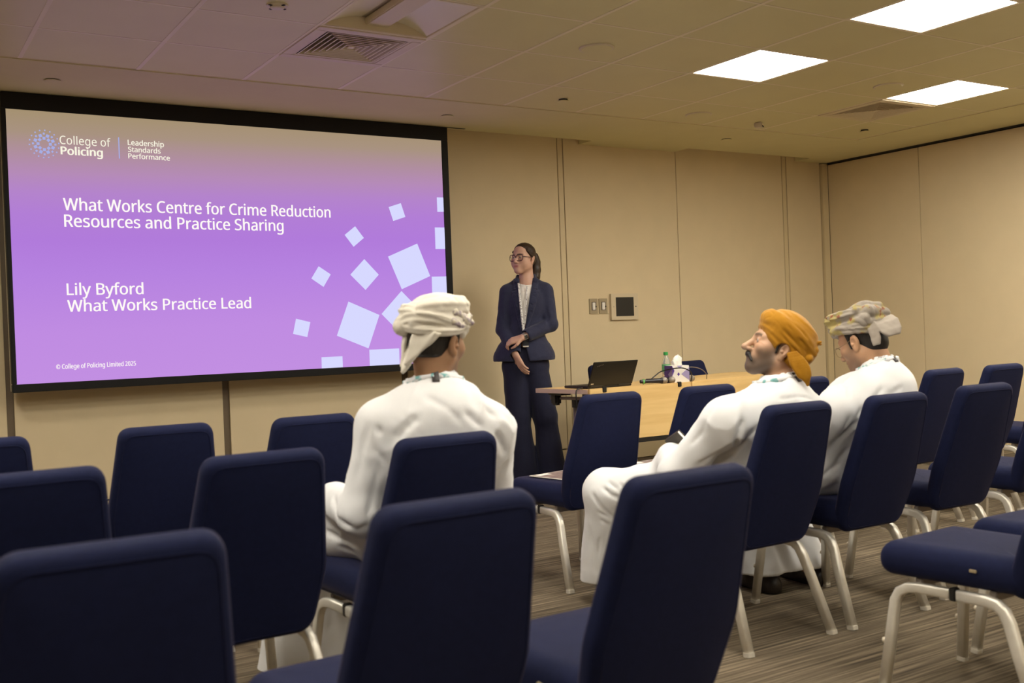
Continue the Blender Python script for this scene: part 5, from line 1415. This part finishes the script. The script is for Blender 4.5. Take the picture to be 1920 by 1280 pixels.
# ---- man in the orange turban
T2h = Frame((2.812, 2.692, 1.026), yaw=52, pitch=20, roll=4, scale=.95)
T2t = Frame((2.795, 2.665, .915), yaw=10, pitch=-2)
r2 = thing('person', 'seated man in white robe and orange turban with a moustache, head turned to the display', 'person', (2.70, 2.85, 0))
J2 = dict(tb=.015, hmL=(2.57, 3.49, .075), pelvis=(2.70, 2.835, .545), chest=(2.745, 2.735, .72), shL=(2.545, 2.700, .790), shR=(2.925, 2.665, .772),
          elL=(2.462, 2.865, .585), elR=(2.925, 2.87, .56), wrL=(2.615, 3.065, .612), wrR=(2.83, 3.08, .60),
          hdL=((.72, .60, .10), (.5, -.5, .6), (.5, .8, .5), -1), hdR=((-.75, .6, 0), (0, -.2, -1), (.4, .5, .4), -1),
          knL=(2.525, 3.365, .455), knR=(2.83, 3.36, .47), anL=(2.66, 3.36, .075), anR=(2.86, 3.33, .075), toeL=(2.67, 3.50, .02), toeR=(2.88, 3.47, .02),
          hem=.085)
J2['folds'] = [
    ('c', [(1376, 744), (1385, 759), (1383, 785)], -.006, .009), ('c', [(1391, 787), (1385, 807), (1381, 822), (1370, 849)], -.016, .014), ('c', [(1424, 798), (1400, 819), (1379, 841), (1355, 864)], -.012, .012),
    ('c', [(1340, 764), (1321, 806), (1295, 834)], -.006, .012), ('c', [(1464, 749), (1497, 744), (1524, 749)], -.006, .010), ('c', [(1445, 766), (1501, 752)], -.006, .010), ('c', [(1527, 755), (1541, 758)], -.009, .009),
    ('c', [(1131, 915), (1147, 927), (1161, 933)], -.011, .011), ('c', [(1111, 925), (1127, 951), (1147, 968)], -.012, .011), ('c', [(1141, 905), (1159, 917)], -.009, .010), ('c', [(1121, 958), (1145, 972)], -.009, .009), ('c', [(1127, 974), (1143, 984)], -.008, .008), ('c', [(1161, 907), (1174, 916)], -.008, .009),
    ('c', [(1105, 985), (1113, 1033), (1117, 1073)], -.009, .013), ('c', [(1126, 1005), (1121, 1040)], -.007, .010), ('c', [(1340, 850), (1310, 870)], -.007, .012)]
fair = (.56, .335, .215)
body2, robe2 = seated_man(J2, r2, T2h, T2t, (2.28, 2.44, .05), (3.14, 3.66, 1.02), (2.34, 2.46, 0), (3.10, 3.70, 1.20),
           skin_pigment(T2h, fair, lips=(.45, .20, .16), beard=(.085, .062, .048), beard_amt=.92, brow=(.035, .022, .015)), seed=2, face=(1.35, 1.0), hb=.0031)
nape_hair(T2h, r2, -.10)
c = T2h((0, 0, 0)); F = Field(c - .16, c + .16, .0022)
for s in (-1, 1):
    F.cap(T2h, (0, .1030, -.0565), (s * .016, .1005, -.0600), .0085, .0080, k=.004)
    F.cap(T2h, (s * .016, .1000, -.0600), (s * .035, .0855, -.0815), .0080, .0045, k=.004)
F.mesh('moustache', MT['hair_black'], r2, noise_amp=.001, noise_scale=200)
F = turban_field(T2h, .22)
base2, nor2 = A((0, -.006, .012)), A((0, -.485, .874))            # the wraps climb from the nape to the forehead
F.ell(T2h, tuple(base2 + nor2 * .048), (.094, .114, .085), rot=(29, 0, 0), k=.006)
for d_, a, b, rr, rz, tx, ty, ph, bg in ((.004, .079, .098, .018, .024, 29, 3, .2, .12), (.024, .082, .101, .018, .024, 33, -4, 1.0, .10), (.046, .080, .099, .018, .024, 26, 5, 2.0, .08),
                                         (.070, .071, .088, .019, .024, 31, -5, .6, .05), (.092, .053, .066, .020, .022, 25, 4, 1.8, .0), (-.016, .072, .088, .018, .020, 36, -3, 2.4, .2)):
    F.ring(T2h, tuple(base2 + nor2 * d_), a, b, rr, rz, rot=(tx, ty, 0), k=.005, wave=.0007, wn=2.6, ph=ph, bulge=bg, bph=-math.pi / 2)
F.ring(T2h, tuple(base2 + nor2 * .052 + A((0, .008, .004))), .080, .099, .022, .030, rot=(19, 0, 0), k=.006, bulge=.30, bph=math.pi / 2)
F.ell(T2h, (0, -.104, .006), (.060, .036, .044), k=.010)
F.cap(T2h, (-.035, -.124, .026), (.045, -.112, .000), .017, .017, k=.004)
F.cap(T2h, (-.055, -.108, -.014), (.05, -.102, -.018), .018, .017, k=.004)
F.cap(T2h, (-.045, -.098, -.034), (.04, -.092, -.034), .014, .014, k=.004)
F.cap(T2h, (-.060, -.090, .040), (-.040, -.126, .010), .015, .012, k=.003)
F.cap(T2h, (-.025, -.118, .045), (-.040, -.136, .062), .011, .005, k=.005)
F.cap(T2h, (-.02, -.120, .050), (-.020, -.144, .056), .008, .004, k=.004)
F.cap(T2h, (-.052, -.085, .066), (-.025, -.124, .030), .013, .012, k=.003)
for d_ in (.012, .030, .052, .076):
    cc = base2 + nor2 * d_
    F.fold(W0, T2h(tuple(cc + A((-.098, .040, .020)))), T2h(tuple(cc + A((-.085, -.075, -.045)))), -.0045, .005)
F.ell(T2h, (0, -.010, .020), (.0755, .098, .080), k=.003, cut=True)
for s in (-1, 1):                                                # clear of the ears
    F.ell(T2h, (s * .086, -.006, -.030), (.03, .03, .040), k=.006, cut=True)
tb = F.mesh('turban', MT['saffron'], r2, noise_amp=.0016, noise_scale=30, ridge=-.0055, rscale=24, rdir=(-.5, .45, .6))
F = Field(A((2.66, 2.42, .84)), A((2.96, 2.70, 1.08)), .0034)
p0, p1, p2, p3 = A((2.785, 2.600, 1.005)), A((2.795, 2.575, .965)), A((2.815, 2.566, .925)), A((2.822, 2.572, .893))
sx = A((.037, -.016, .006))
for i in range(15):
    t = i / 14
    p = p0 * (1 - t) ** 3 + 3 * p1 * t * (1 - t) ** 2 + 3 * p2 * t * t * (1 - t) + p3 * t ** 3
    w = .42 + .30 * math.sin(math.pi * min(1, t * 1.25)) - .42 * max(0, t - .7) / .3
    F.cap(W0, p - sx * w, p + sx * w * .8, .0065, .0055, k=.004)
F.mesh('turban_tail', MT['saffron'], tb, noise_amp=.003, noise_scale=24)

# booklet in his hand
t = thing('booklet', 'small dark booklet with pale page edges held by the man in the orange turban', 'booklet', (2.662, 3.058, .652))
bl_ = Vector((.56, -.35, -.75)).normalized()                    # long side, cover turned to the seats behind
be_ = Vector((.12, -.84, .56)); be_ = (be_ - bl_ * be_.dot(bl_)).normalized()
bn_ = be_.cross(bl_)
Bm = Matrix((bl_, bn_, be_)).transposed().to_4x4() @ Matrix.Diagonal((.9, 1.35, .8, 1))
bm = bmesh.new(); box(bm, -.068, .068, -.008, -.0062, -.046, .046, 0, 0, Bm); box(bm, -.068, .068, .0062, .008, -.046, .046, 0, 0, Bm); box(bm, -.069, -.0675, -.008, .008, -.046, .046, 0, 0, Bm)
obj('cover', bm, MT['book_cover'], t)
bm = bmesh.new(); box(bm, -.0675, .064, -.006, .006, -.043, .043, 0, .001, Bm); obj('pages', bm, MT['paper'], t)
bm = bmesh.new()
for k in range(4):
    box(bm, -.03 + k * .02, -.018 + k * .02, -.0086, -.0079, -.012 - .004 * (k % 2), .004, 0, 0, Bm)
obj('cover_print', bm, MT['gilt'], t)

# ---- man in the grey patterned turban
T3h = Frame((3.315, 2.735, 1.035), yaw=5, pitch=-23, roll=0, scale=.95)
T3t = Frame((3.335, 2.665, .945), yaw=6, pitch=-14)
r3 = thing('person', 'seated man in white robe and grey patterned turban, looking down', 'person', (3.24, 2.85, 0))
J3 = dict(tb=.085, pelvis=(3.21, 2.85, .545), chest=(3.265, 2.745, .73), shL=(3.125, 2.705, .790), shR=(3.435, 2.685, .785),
          elL=(3.075, 2.87, .57), elR=(3.325, 2.95, .58), wrL=(3.15, 3.10, .60), wrR=(3.27, 3.13, .60),
          hdL=((.6, .75, .1), (.3, -.3, .8), (.4, .6, .5), -1), hdR=((-.6, .75, .1), (-.3, -.3, .8), (.4, .6, .5), 1),
          knL=(3.10, 3.33, .47), knR=(3.38, 3.33, .47), anL=(3.17, 3.16, .075), anR=(3.41, 3.13, .075), toeL=(3.19, 3.30, .02), toeR=(3.43, 3.27, .02),
          hem=.075)
J3['folds'] = [
    ('c', [(1575, 717), (1590, 727), (1592, 748)], -.007, .009), ('c', [(1592, 780), (1575, 815), (1557, 835)], -.011, .011), ('c', [(1615, 765), (1605, 787), (1575, 820), (1555, 845)], -.015, .013),
    ('c', [(1615, 787), (1595, 797), (1565, 827)], -.011, .011), ('c', [(1652, 727), (1635, 752), (1620, 765)], -.008, .011), ('c', [(1720, 717), (1690, 725), (1670, 740)], -.010, .010), ('c', [(1728, 722), (1707, 737)], -.008, .009),
    ('c', [(1575, 865), (1555, 882), (1537, 895)], -.011, .011), ('c', [(1572, 905), (1545, 920)], -.010, .010), ('c', [(1590, 840), (1567, 865)], -.010, .010), ('c', [(1568, 925), (1540, 935)], -.008, .008),
    ('r', (3.3, 3.2, .25), .25, (1, .2, 0), .09, .006)]
tan = (.50, .285, .165)
seated_man(J3, r3, T3h, T3t, (2.86, 2.44, .05), (3.70, 3.54, 1.05), (2.90, 2.48, 0), (3.66, 3.54, 1.22),
           skin_pigment(T3h, tan, lips=(.40, .18, .14), beard=(.07, .05, .04), beard_amt=.55, brow=(.025, .018, .012)), seed=3)
nape_hair(T3h, r3, -.085)
F = turban_field(T3h, .22)
F.ell(T3h, (0, -.006, .092), (.092, .108, .048), k=.004)
for i, (z, y, a, b, rr, rz, tx, ty, ph) in enumerate(((.050, -.004, .083, .099, .021, .024, 10, 5, .3), (.070, -.006, .084, .100, .025, .026, 16, -7, 1.1), (.094, -.004, .082, .098, .027, .026, 12, 6, 2.1), (.042, -.012, .083, .098, .020, .022, 20, 3, .8), (.108, -.002, .066, .080, .024, .020, 12, -6, 1.4))):
    F.ring(T3h, (0, y, z), a, b, rr, rz, rot=(tx, ty, 0), k=.003, wave=.0020, wn=2.5, ph=ph, bulge=.10, bph=1.2 * i)
F.ell(T3h, (0, -.050, .100), (.074, .064, .046), k=.01)
F.cap(T3h, (-.085, .02, .10), (-.075, -.095, .055), .018, .022, k=.004)
F.cap(T3h, (-.094, .055, .060), (-.080, -.075, .100), .014, .016, k=.004)
F.cap(T3h, (-.05, -.105, .085), (.05, -.110, .070), .026, .024, k=.006)
F.cap(T3h, (-.03, -.095, .112), (.02, -.118, .100), .020, .016, k=.005)
F.cap(T3h, (-.075, -.09, .042), (.05, -.112, .035), .018, .018, k=.004)
F.fold(W0, T3h((-.10, .04, .082)), T3h((-.09, -.09, .074)), -.006, .006)
F.fold(W0, T3h((-.09, .03, .118)), T3h((-.06, -.10, .112)), -.005, .006)
F.ell(T3h, (0, -.010, .020), (.0755, .098, .080), k=.003, cut=True)
F.slabx(T3h, (0, .02, -.088), (.3, .3, .085), rot=(16, 0, 0), k=.004, cut=True)
tb = F.mesh('turban', MT['patterned'], r3, noise_amp=.0024, noise_scale=34, ridge=-.005, rscale=22, rdir=(.1, 1, .25))
F = turban_field(T3h, .24)                                       # loose grey ends over the nape
def tail(F, T, pts, ws, dirw, th=.0055):
    pts = [A(p) for p in pts]; n_ = len(pts) - 1
    dirw = A(dirw)
    for i in range(n_):
        for q in range(6):
            t = q / 6; p = pts[i] * (1 - t) + pts[i + 1] * t; w = ws[i] * (1 - t) + ws[i + 1] * t
            F.cap(T, p - dirw * w, p + dirw * w, th, th, k=.004)
tail(F, T3h, [(-.055, -.092, .035), (-.060, -.105, .005), (-.062, -.098, -.035), (-.062, -.090, -.062)], [.018, .015, .015, .010], (.5, -.85, 0))
tail(F, T3h, [(.0, -.118, .040), (-.01, -.140, .015), (-.015, -.148, -.02), (-.01, -.150, -.045)], [.045, .046, .040, .020], (.86, -.5, .05))
F.mesh('turban_tail', MT['grey_cloth'], tb, noise_amp=.003, noise_scale=24)

def glasses(T, root, m, lens_m, rx=.0255, rz=.021, yb=.101, zc=-.006, r=.0016, cat=False):
    bm = bmesh.new()
    for s in (-1, 1):
        pts = []
        for i in range(25):
            a = 2 * math.pi * i / 24
            ca, sa = math.cos(a), math.sin(a)
            e = .75
            px = math.copysign(abs(ca) ** e, ca) * rx; pz = math.copysign(abs(sa) ** e, sa) * rz
            if cat and sa > 0:
                pz += .003 * s * ca
            pts.append(T((s * .033 + px, yb - abs(s * .033 + px) ** 2 * 2.2, zc + pz)))
        tube(bm, pts, r * T.s, 8)
    g_ = wobj('glasses', bm, m, root)
    bm = bmesh.new(); tube(bm, [T((-.010, yb + .001, zc + .006)), T((0, yb + .003, zc + .009)), T((.010, yb + .001, zc + .006))], r * T.s, 8); wobj('bridge', bm, m, g_)
    for s in (-1, 1):
        bm = bmesh.new(); tube(bm, [T((s * .058, yb - .008, zc + .008)), T((s * .073, yb - .025, zc + .008)), T((s * .0800, .02, zc + .009)), T((s * .0815, -.010, .004)), T((s * .0800, -.030, -.012))], r * .85 * T.s, 8); wobj('temple', bm, m, g_)
        bm = bmesh.new()
        c = [bm.verts.new(T((s * .033 + rx * .96 * math.cos(2 * math.pi * i / 20), yb - .0005 - abs(s * .033 + rx * .96 * math.cos(2 * math.pi * i / 20)) ** 2 * 2.2, zc + rz * .96 * math.sin(2 * math.pi * i / 20)))) for i in range(20)]
        bm.faces.new(c)
        wobj('lens', bm, lens_m, g_)
    return g_
MT['lens'] = mat('clear_lens', (.97, .97, .97), .02, **{'Transmission Weight': 1.0, 'IOR': 1.02})
MT['gold_frame'] = mat('thin_metal_frame', (.30, .22, .12), .3, .8)
MT['plum_frame'] = mat('plum_frame', (.035, .010, .025), .3)
glasses(T3h, r3, MT['gold_frame'], MT['lens'], r=.0013, zc=-.012, yb=.108)

# ------------------------------------------------------------------ the standing woman
WO = (4.15, 6.38, 0.0)
Tw = Frame(WO, yaw=-32)                       # local x to the picture's right, y away from the seats, z up
Twh = Frame(Tw((-.036, .0, 1.652)), yaw=-32 + 180 - 38, pitch=3, roll=0, scale=.93)
rw = thing('person', 'standing woman in navy trouser suit and glasses beside the display, holding her forearm', 'person', WO)
MT['suit'] = noise_mat('navy_suit_cloth', (0.020, 0.022, 0.052), (0.025, 0.028, 0.062), nscale=120, rough=0.75, spec=0.2, bump=.15, bscale=700, **{'Sheen Weight': .15})
MT['trouser'] = noise_mat('navy_trouser_cloth', (0.011, 0.012, 0.032), (0.014, 0.015, 0.038), nscale=120, rough=0.75, spec=0.2, bump=.1, bscale=700, **{'Sheen Weight': .1})
MT['top_white'] = noise_mat('white_jersey', (0.78, 0.74, 0.70), (0.82, 0.78, 0.74), nscale=20, rough=0.85, spec=0.1)
MT['button'] = mat('dark_button', (0.01, 0.01, 0.015), 0.3)
# skin
F = Field(Tw((0, 0, .9)) - A((.42, .42, .92)), Tw((0, 0, .9)) + A((.42, .42, .92)), .0038)
head(F, Twh, .80, 1.0, neck=False)
for s_ in (-1, 1):
    F.ell(Twh, (s_ * .040, .045, -.045), (.030, .034, .040), k=.03)
F.ell(Twh, (0, .0905, -.0668), (.0265, .0075, .0056), k=.006); F.ell(Twh, (0, .0895, -.0772), (.0235, .0080, .0066), k=.006)
F.cap(Twh, (-.026, .088, -.0718), (0, .0995, -.0716), .0018, k=.003, cut=True); F.cap(Twh, (.026, .088, -.0718), (0, .0995, -.0716), .0018, k=.003, cut=True)
F.cap(W0, Twh((0, -.028, -.06)), Tw((-.022, .015, 1.47)), .048, .052, k=.03)
F.cap(Tw, (-.022, .02, 1.46), (-.03, .02, 1.25), .055, .095, k=.05)
F.cap(Tw, (-.03, .02, 1.25), (-.05, .02, .95), .09, .11, k=.05)
shR_, elR_, wrR_ = (-.162, .015, 1.405), (-.205, .015, 1.140), (-.122, -.120, .955)      # her right arm (picture left), hanging across
shL_, elL_, wrL_ = (.112, .015, 1.405), (.140, -.020, 1.165), (-.068, -.165, 1.078)     # her left arm, folded across to hold the other
for a_, b_, c_ in ((shR_, elR_, wrR_), (shL_, elL_, wrL_)):
    F.cap(Tw, (-.022, .02, 1.44), a_, .045, .040, k=.04)
    F.cap(Tw, a_, b_, .040, .034, k=.02); F.cap(Tw, b_, c_, .034, .0235, k=.02)
hand(F, Tw, wrR_, (.42, -.18, -.88), (.75, .55, .25), (.18, .30, .25), thumb=-1, s=.98, spread=.8)
hand(F, Tw, wrL_, (-.92, .10, -.26), (-.15, .55, -.75), (.30, .75, .60), thumb=1, s=.95, spread=.3)
for hp, kn, an, toe in (((-.125, .01, .88), (-.118, .0, .50), (-.095, .02, .09), (-.12, -.13, .03)), ((.03, .01, .88), (.075, .0, .50), (.105, .03, .09), (.13, -.12, .03))):
    F.cap(Tw, (-.05, .02, .95), hp, .09, .08, k=.04); F.cap(Tw, hp, kn, .075, .05, k=.03); F.cap(Tw, kn, an, .048, .032, k=.03); F.cap(Tw, an, toe, .034, .022, k=.02)
F.floor(.004)
fairw = (.60, .36, .265)
F.mesh('body', MT['skin'], rw, attr=skin_pigment(Twh, fairw, lips=(.46, .14, .14), brow=(.09, .05, .035), brow_amt=.75))
eyes(Twh, rw, .0134, .0782)
# hair drawn back into a pony tail
c = Twh((0, 0, 0)); F = Field(c - .30, c + .30, .0036)
F.ell(Twh, (0, -.012, .040), (.0805, .1035, .0835), k=.004)
F.ell(Twh, (0, -.045, -.005), (.070, .066, .062), k=.02)
F.half(Twh, (0, .072, .096), (0, .87, -.49), .008)
F.half(Twh, (0, -.05, -.060), (0, .5, -1), .008)
for s in (-1, 1):
    F.ell(Twh, (s * .082, -.004, -.020), (.022, .024, .036), k=.006, cut=True)
    F.cap(Twh, (s * .070, .045, .050), (s * .078, .0, .015), .008, .010, k=.01)
hair = F.mesh('hair', MT['hair_brown'], rw, noise_amp=.0016, noise_scale=60)
F = Field(c - .34, c + .34, .0036)
tp = [(0, -.100, .030), (.0, -.132, .024), (.0, -.152, -.020), (.0, -.156, -.080), (.0, -.150, -.140), (.0, -.142, -.200)]
tr = [.018, .027, .032, .033, .029, .012]
for a_, b_, ra, rb in zip(tp, tp[1:], tr, tr[1:]):
    F.cap(Twh, a_, b_, ra, rb, k=.035)
for q in (-.02, .0, .02):
    F.fold(W0, Twh((q, -.17, .0)), Twh((q + .01, -.18, -.15)), -.005, .006)
F.mesh('pony_tail', MT['hair_brown'], hair, noise_amp=.0012, noise_scale=40)
bm = bmesh.new(); tube(bm, [Twh((.022 * math.cos(a), -.118 + .004 * math.sin(a), .008 + .022 * math.sin(a))) for a in [2 * math.pi * i / 16 for i in range(17)]], .005, 8); wobj('hair_tie', bm, MT['black'], hair)
glasses(Twh, rw, MT['plum_frame'], MT['lens'], rx=.0310, rz=.0255, yb=.1030, zc=-.006, r=.0026, cat=True)
bm = bmesh.new(); lathe(bm, [(.002, -.003), (.004, 0), (.002, .003)], 10, Matrix.Translation(Twh((.083, -.002, -.050)))); wobj('earring', bm, MT['steel'], rw)
# white top
F = Field(Tw((0, 0, 1.2)) - A((.34, .34, .36)), Tw((0, 0, 1.2)) + A((.34, .34, .36)), .005)
F.ell(Tw, (-.028, .014, 1.29), (.125, .106, .19), k=.03)
F.cap(Tw, (-.022, .018, 1.44), (-.022, .018, 1.40), .070, .10, k=.04)
F.cap(Tw, (-.03, .02, 1.2), (-.045, .02, 1.02), .085, .085, k=.04)
F.cap(Tw, (-.020, .010, 1.465), (-.020, .0, 1.53), .062, .070, k=.006, cut=True)
F.fold(W0, Tw((-.03, -.09, 1.40)), Tw((-.06, -.10, 1.2)), -.003, .01)
F.mesh('white_top', MT['top_white'], rw, noise_amp=.003, noise_scale=14)
# jacket
F = Field(Tw((0, 0, 1.2)) - A((.44, .44, .36)), Tw((0, 0, 1.2)) + A((.44, .44, .38)), .0038)
F.ell(Tw, (-.026, .015, 1.31), (.158, .118, .18), k=.03)
F.cap(Tw, (-.14, .018, 1.412), (.092, .018, 1.412), .052, .052, k=.03)
F.cap(Tw, (-.022, .022, 1.455), (-.022, .03, 1.40), .062, .10, k=.03)
for s_ in (-1, 1):
    F.cap(Tw, (-.025 + s_ * .060, .030, 1.485), (-.025 + s_ * .135, .018, 1.425), .030, .036, k=.025)
    F.cap(Tw, (-.025 + s_ * .058, .035, 1.522), (-.025 + s_ * .066, -.020, 1.485), .014, .016, k=.012)
F.cap(Tw, (-.082, .040, 1.520), (-.025, .070, 1.525), .014, k=.012); F.cap(Tw, (.033, .040, 1.520), (-.025, .070, 1.525), .014, k=.012)
F.ell(Tw, (-.040, .012, 1.12), (.138, .110, .13), k=.05)
F.ell(Tw, (-.055, .012, .985), (.195, .132, .13), k=.05)
F.ell(Tw, (-.060, .012, .925), (.226, .150, .12), k=.05)
F.slabx(Tw, (-.06, .0, .80), (.5, .5, .108), k=.006, cut=True)
vl = lambda t, sgn: -.026 - .028 * t + sgn * (.054 * (1 - t) + .012 * t)          # edge of the V at height fraction t
def front(x, z, lift=0.0):
    hp = F.hit(Tw, (x, -.34, z), (0, 1, 0), .5)
    if hp is None:
        return A((x, -.05, z))
    q = Tw.inv(hp); q[1] -= lift
    return q
lap = {}
for sgn in (-1, 1):
    rows = []
    for i in range(41):
        t = i / 40; z = 1.500 - .365 * t
        w = (.062 * (1 - t) ** .8 + .004) if t > .235 else .030 + .030 * t
        if .205 < t < .235:
            w = .020
        xi = vl(t, sgn)
        rows.append([front(xi + sgn * w * f, z, .005 if f < 1 else .002) for f in (0, .25, .5, .75, 1)])
    lap[sgn] = rows
low = [front(vl(1, -1), 1.14), front(vl(1, 1), 1.14)]
# open front: a long V, then cut-away fronts below the single button
for i in range(26):
    t = i / 25; z = 1.53 - .39 * t
    t2 = max(0, (1.500 - z) / .365)
    c_ = (vl(t2, -1) + vl(t2, 1)) / 2; w = (vl(t2, 1) - vl(t2, -1)) / 2
    F.cap(Tw, (c_, -.34, z), (c_, -.03 + .03 * (1 - t), z), w, k=.003, cut=True)
for i in range(12):
    t = i / 11; z = 1.112 - .24 * t
    F.cap(Tw, (-.058 - .012 * t, -.36, z), (-.058 - .012 * t, -.02, z), .006 + .052 * t ** 1.5, k=.003, cut=True)
# sleeves
for a_, b_, c_, cut_ in ((shR_, elR_, wrR_, .10), (shL_, elL_, wrL_, .17)):
    a_, b_, c_ = A(a_), A(b_), A(c_)
    F.cap(Tw, a_, b_, .062, .052, k=.022)
    e_ = c_ - (c_ - b_) * cut_
    F.cap(Tw, b_, e_, .052, .046, k=.02)
    u = (c_ - b_) / np.linalg.norm(c_ - b_)
    F.cap(Tw, e_ + u * .020, e_ + u * .05, .040, .042, k=.003, cut=True)
for q in (A((-.235, .0, 1.30)), A((.175, .0, 1.28))):
    F.fold(W0, Tw(q + (0, -.03, .08)), Tw(q + (.03, -.04, -.10)), -.006, .012)
F.fold(W0, Tw((.11, -.06, 1.28)), Tw((.13, -.09, 1.14)), -.012, .014); F.fold(W0, Tw((.18, -.04, 1.22)), Tw((.10, -.10, 1.14)), -.008, .012)
F.fold(W0, Tw((-.16, -.07, 1.30)), Tw((-.15, -.09, 1.10)), -.010, .014); F.fold(W0, Tw((-.15, -.10, 1.18)), Tw((-.13, -.12, .95)), -.007, .014)
for sgn in (-1, 1):
    for r_ in lap[sgn]:
        for p_, q_ in zip(r_, r_[1:]):
            F.cap(Tw, p_, q_, .0066, k=.003)
jk = F.mesh('jacket', MT['suit'], rw, noise_amp=.003, noise_scale=15)
bm = bmesh.new(); lathe(bm, [(.008, -.004), (.009, 0), (.008, .003)], 14, Matrix.Translation(Tw((-.030, -.112, 1.128))) @ Matrix.Rotation(R_(-32), 4, 'Z') @ Matrix.Rotation(math.pi / 2, 4, 'X')); wobj('button', bm, MT['button'], jk)
# trousers
F = Field(Tw((0, 0, .55)) - A((.40, .40, .55)), Tw((0, 0, .55)) + A((.40, .40, .52)), .0055)
F.ell(Tw, (-.050, .012, .96), (.155, .108, .11), k=.03)
F.ell(Tw, (-.052, .015, .88), (.172, .115, .11), k=.04)
for hp, kn, he in (((-.122, .010, .84), (-.118, .0, .50), (-.088, .0, .02)), ((.018, .010, .84), (.078, .0, .50), (.118, .01, .02))):
    F.cap(Tw, hp, kn, .098, .087, k=.025); F.cap(Tw, kn, he, .080, .108, k=.03)
for x0, x1 in ((-.12, -.095), (.075, .12)):
    F.fold(W0, Tw((x0, -.11, .80)), Tw((x1, -.12, .08)), .008, .010)
    F.fold(W0, Tw((x0 - .05, -.09, .55)), Tw((x1 - .06, -.10, .05)), -.010, .018); F.fold(W0, Tw((x0 + .05, -.09, .50)), Tw((x1 + .06, -.10, .05)), -.010, .018)
F.fold(W0, Tw((.08, -.10, .86)), Tw((-.03, -.11, .78)), -.006, .012); F.fold(W0, Tw((.10, -.09, .80)), Tw((-.01, -.11, .72)), -.006, .012)
F.floor(.022)
F.mesh('trousers', MT['trouser'], rw, noise_amp=.003, noise_scale=10)
for an, toe in (((-.095, .02, .05), (-.125, -.135, .02)), ((.105, .03, .05), (.135, -.125, .02))):
    c_ = Tw((np.array(an) + toe) / 2); F = Field(c_ - .17, c_ + .17, .005)
    F.cap(Tw, an, toe, .038, .030, k=.01); F.cap(Tw, (an[0], an[1] + .02, .02), toe, .032, .030, k=.01); F.floor(.0015)
    F.mesh('shoe', MT['shoe'], rw)
# badge ribbon, badge, watch
bm = bmesh.new()
strip(bm, [Tw(p) for p in ((-.080, -.060, 1.470), (-.078, -.088, 1.42), (-.074, -.108, 1.34), (-.068, -.116, 1.24), (-.060, -.122, 1.14), (-.054, -.126, 1.075))], Vector(Tw.R @ A((0, -1, .1))), .016, .002)
lan = wobj('badge_ribbon', bm, MT['ribbon_woman'], rw)
bm = bmesh.new(); strip(bm, [Tw((-.022, -.080, 1.45)), Tw((-.030, -.108, 1.34)), Tw((-.046, -.118, 1.20)), Tw((-.055, -.120, 1.14))], Vector(Tw.R @ A((0, -1, .1))), .008, .0015); wobj('badge_ribbon', bm, MT['ribbon_woman'], rw)
bm = bmesh.new(); box(bm, -.022, .022, -.002, .002, -.055, .012, 0, .001, Matrix.Translation(Tw((-.046, -.128, 1.062))) @ Matrix.Rotation(R_(-32), 4, 'Z')); bd = wobj('badge_card', bm, MT['badge'], rw, False)
bm = bmesh.new(); box(bm, -.020, .020, -.003, -.002, -.053, -.044, 0, 0, Matrix.Translation(Tw((-.046, -.128, 1.062))) @ Matrix.Rotation(R_(-32), 4, 'Z')); wobj('badge_print', bm, MT['paper'], bd, False)
u = A(wrL_) - A(elL_); u = u / np.linalg.norm(u)
wc = A(wrL_) - u * .012
n1 = np.cross(u, (0, 0, 1)); n1 /= np.linalg.norm(n1); n2 = np.cross(n1, u)
bm = bmesh.new(); sweep(bm, [Tw(wc + (n1 * math.cos(a) + n2 * math.sin(a)) * .0255) for a in [2 * math.pi * i / 18 for i in range(19)]], .018, .003, side=Tw.R @ u); wt = wobj('watch_strap', bm, MT['steel'], rw)
fr = n1 if n1[1] < 0 else -n1
wm = Matrix(np.column_stack([Tw.R @ u, Tw.R @ fr, Tw.R @ np.cross(u, fr)]).tolist()).to_4x4()
bm = bmesh.new(); box(bm, -.014, .014, .024, .032, -.016, .016, 0, .003, Matrix.Translation(Tw(wc)) @ wm); wobj('watch_case', bm, MT['steel'], wt, False)
bm = bmesh.new(); box(bm, -.011, .011, .0318, .0326, -.013, .013, 0, 0, Matrix.Translation(Tw(wc)) @ wm); wobj('watch_face', bm, MT['black'], wt, False)
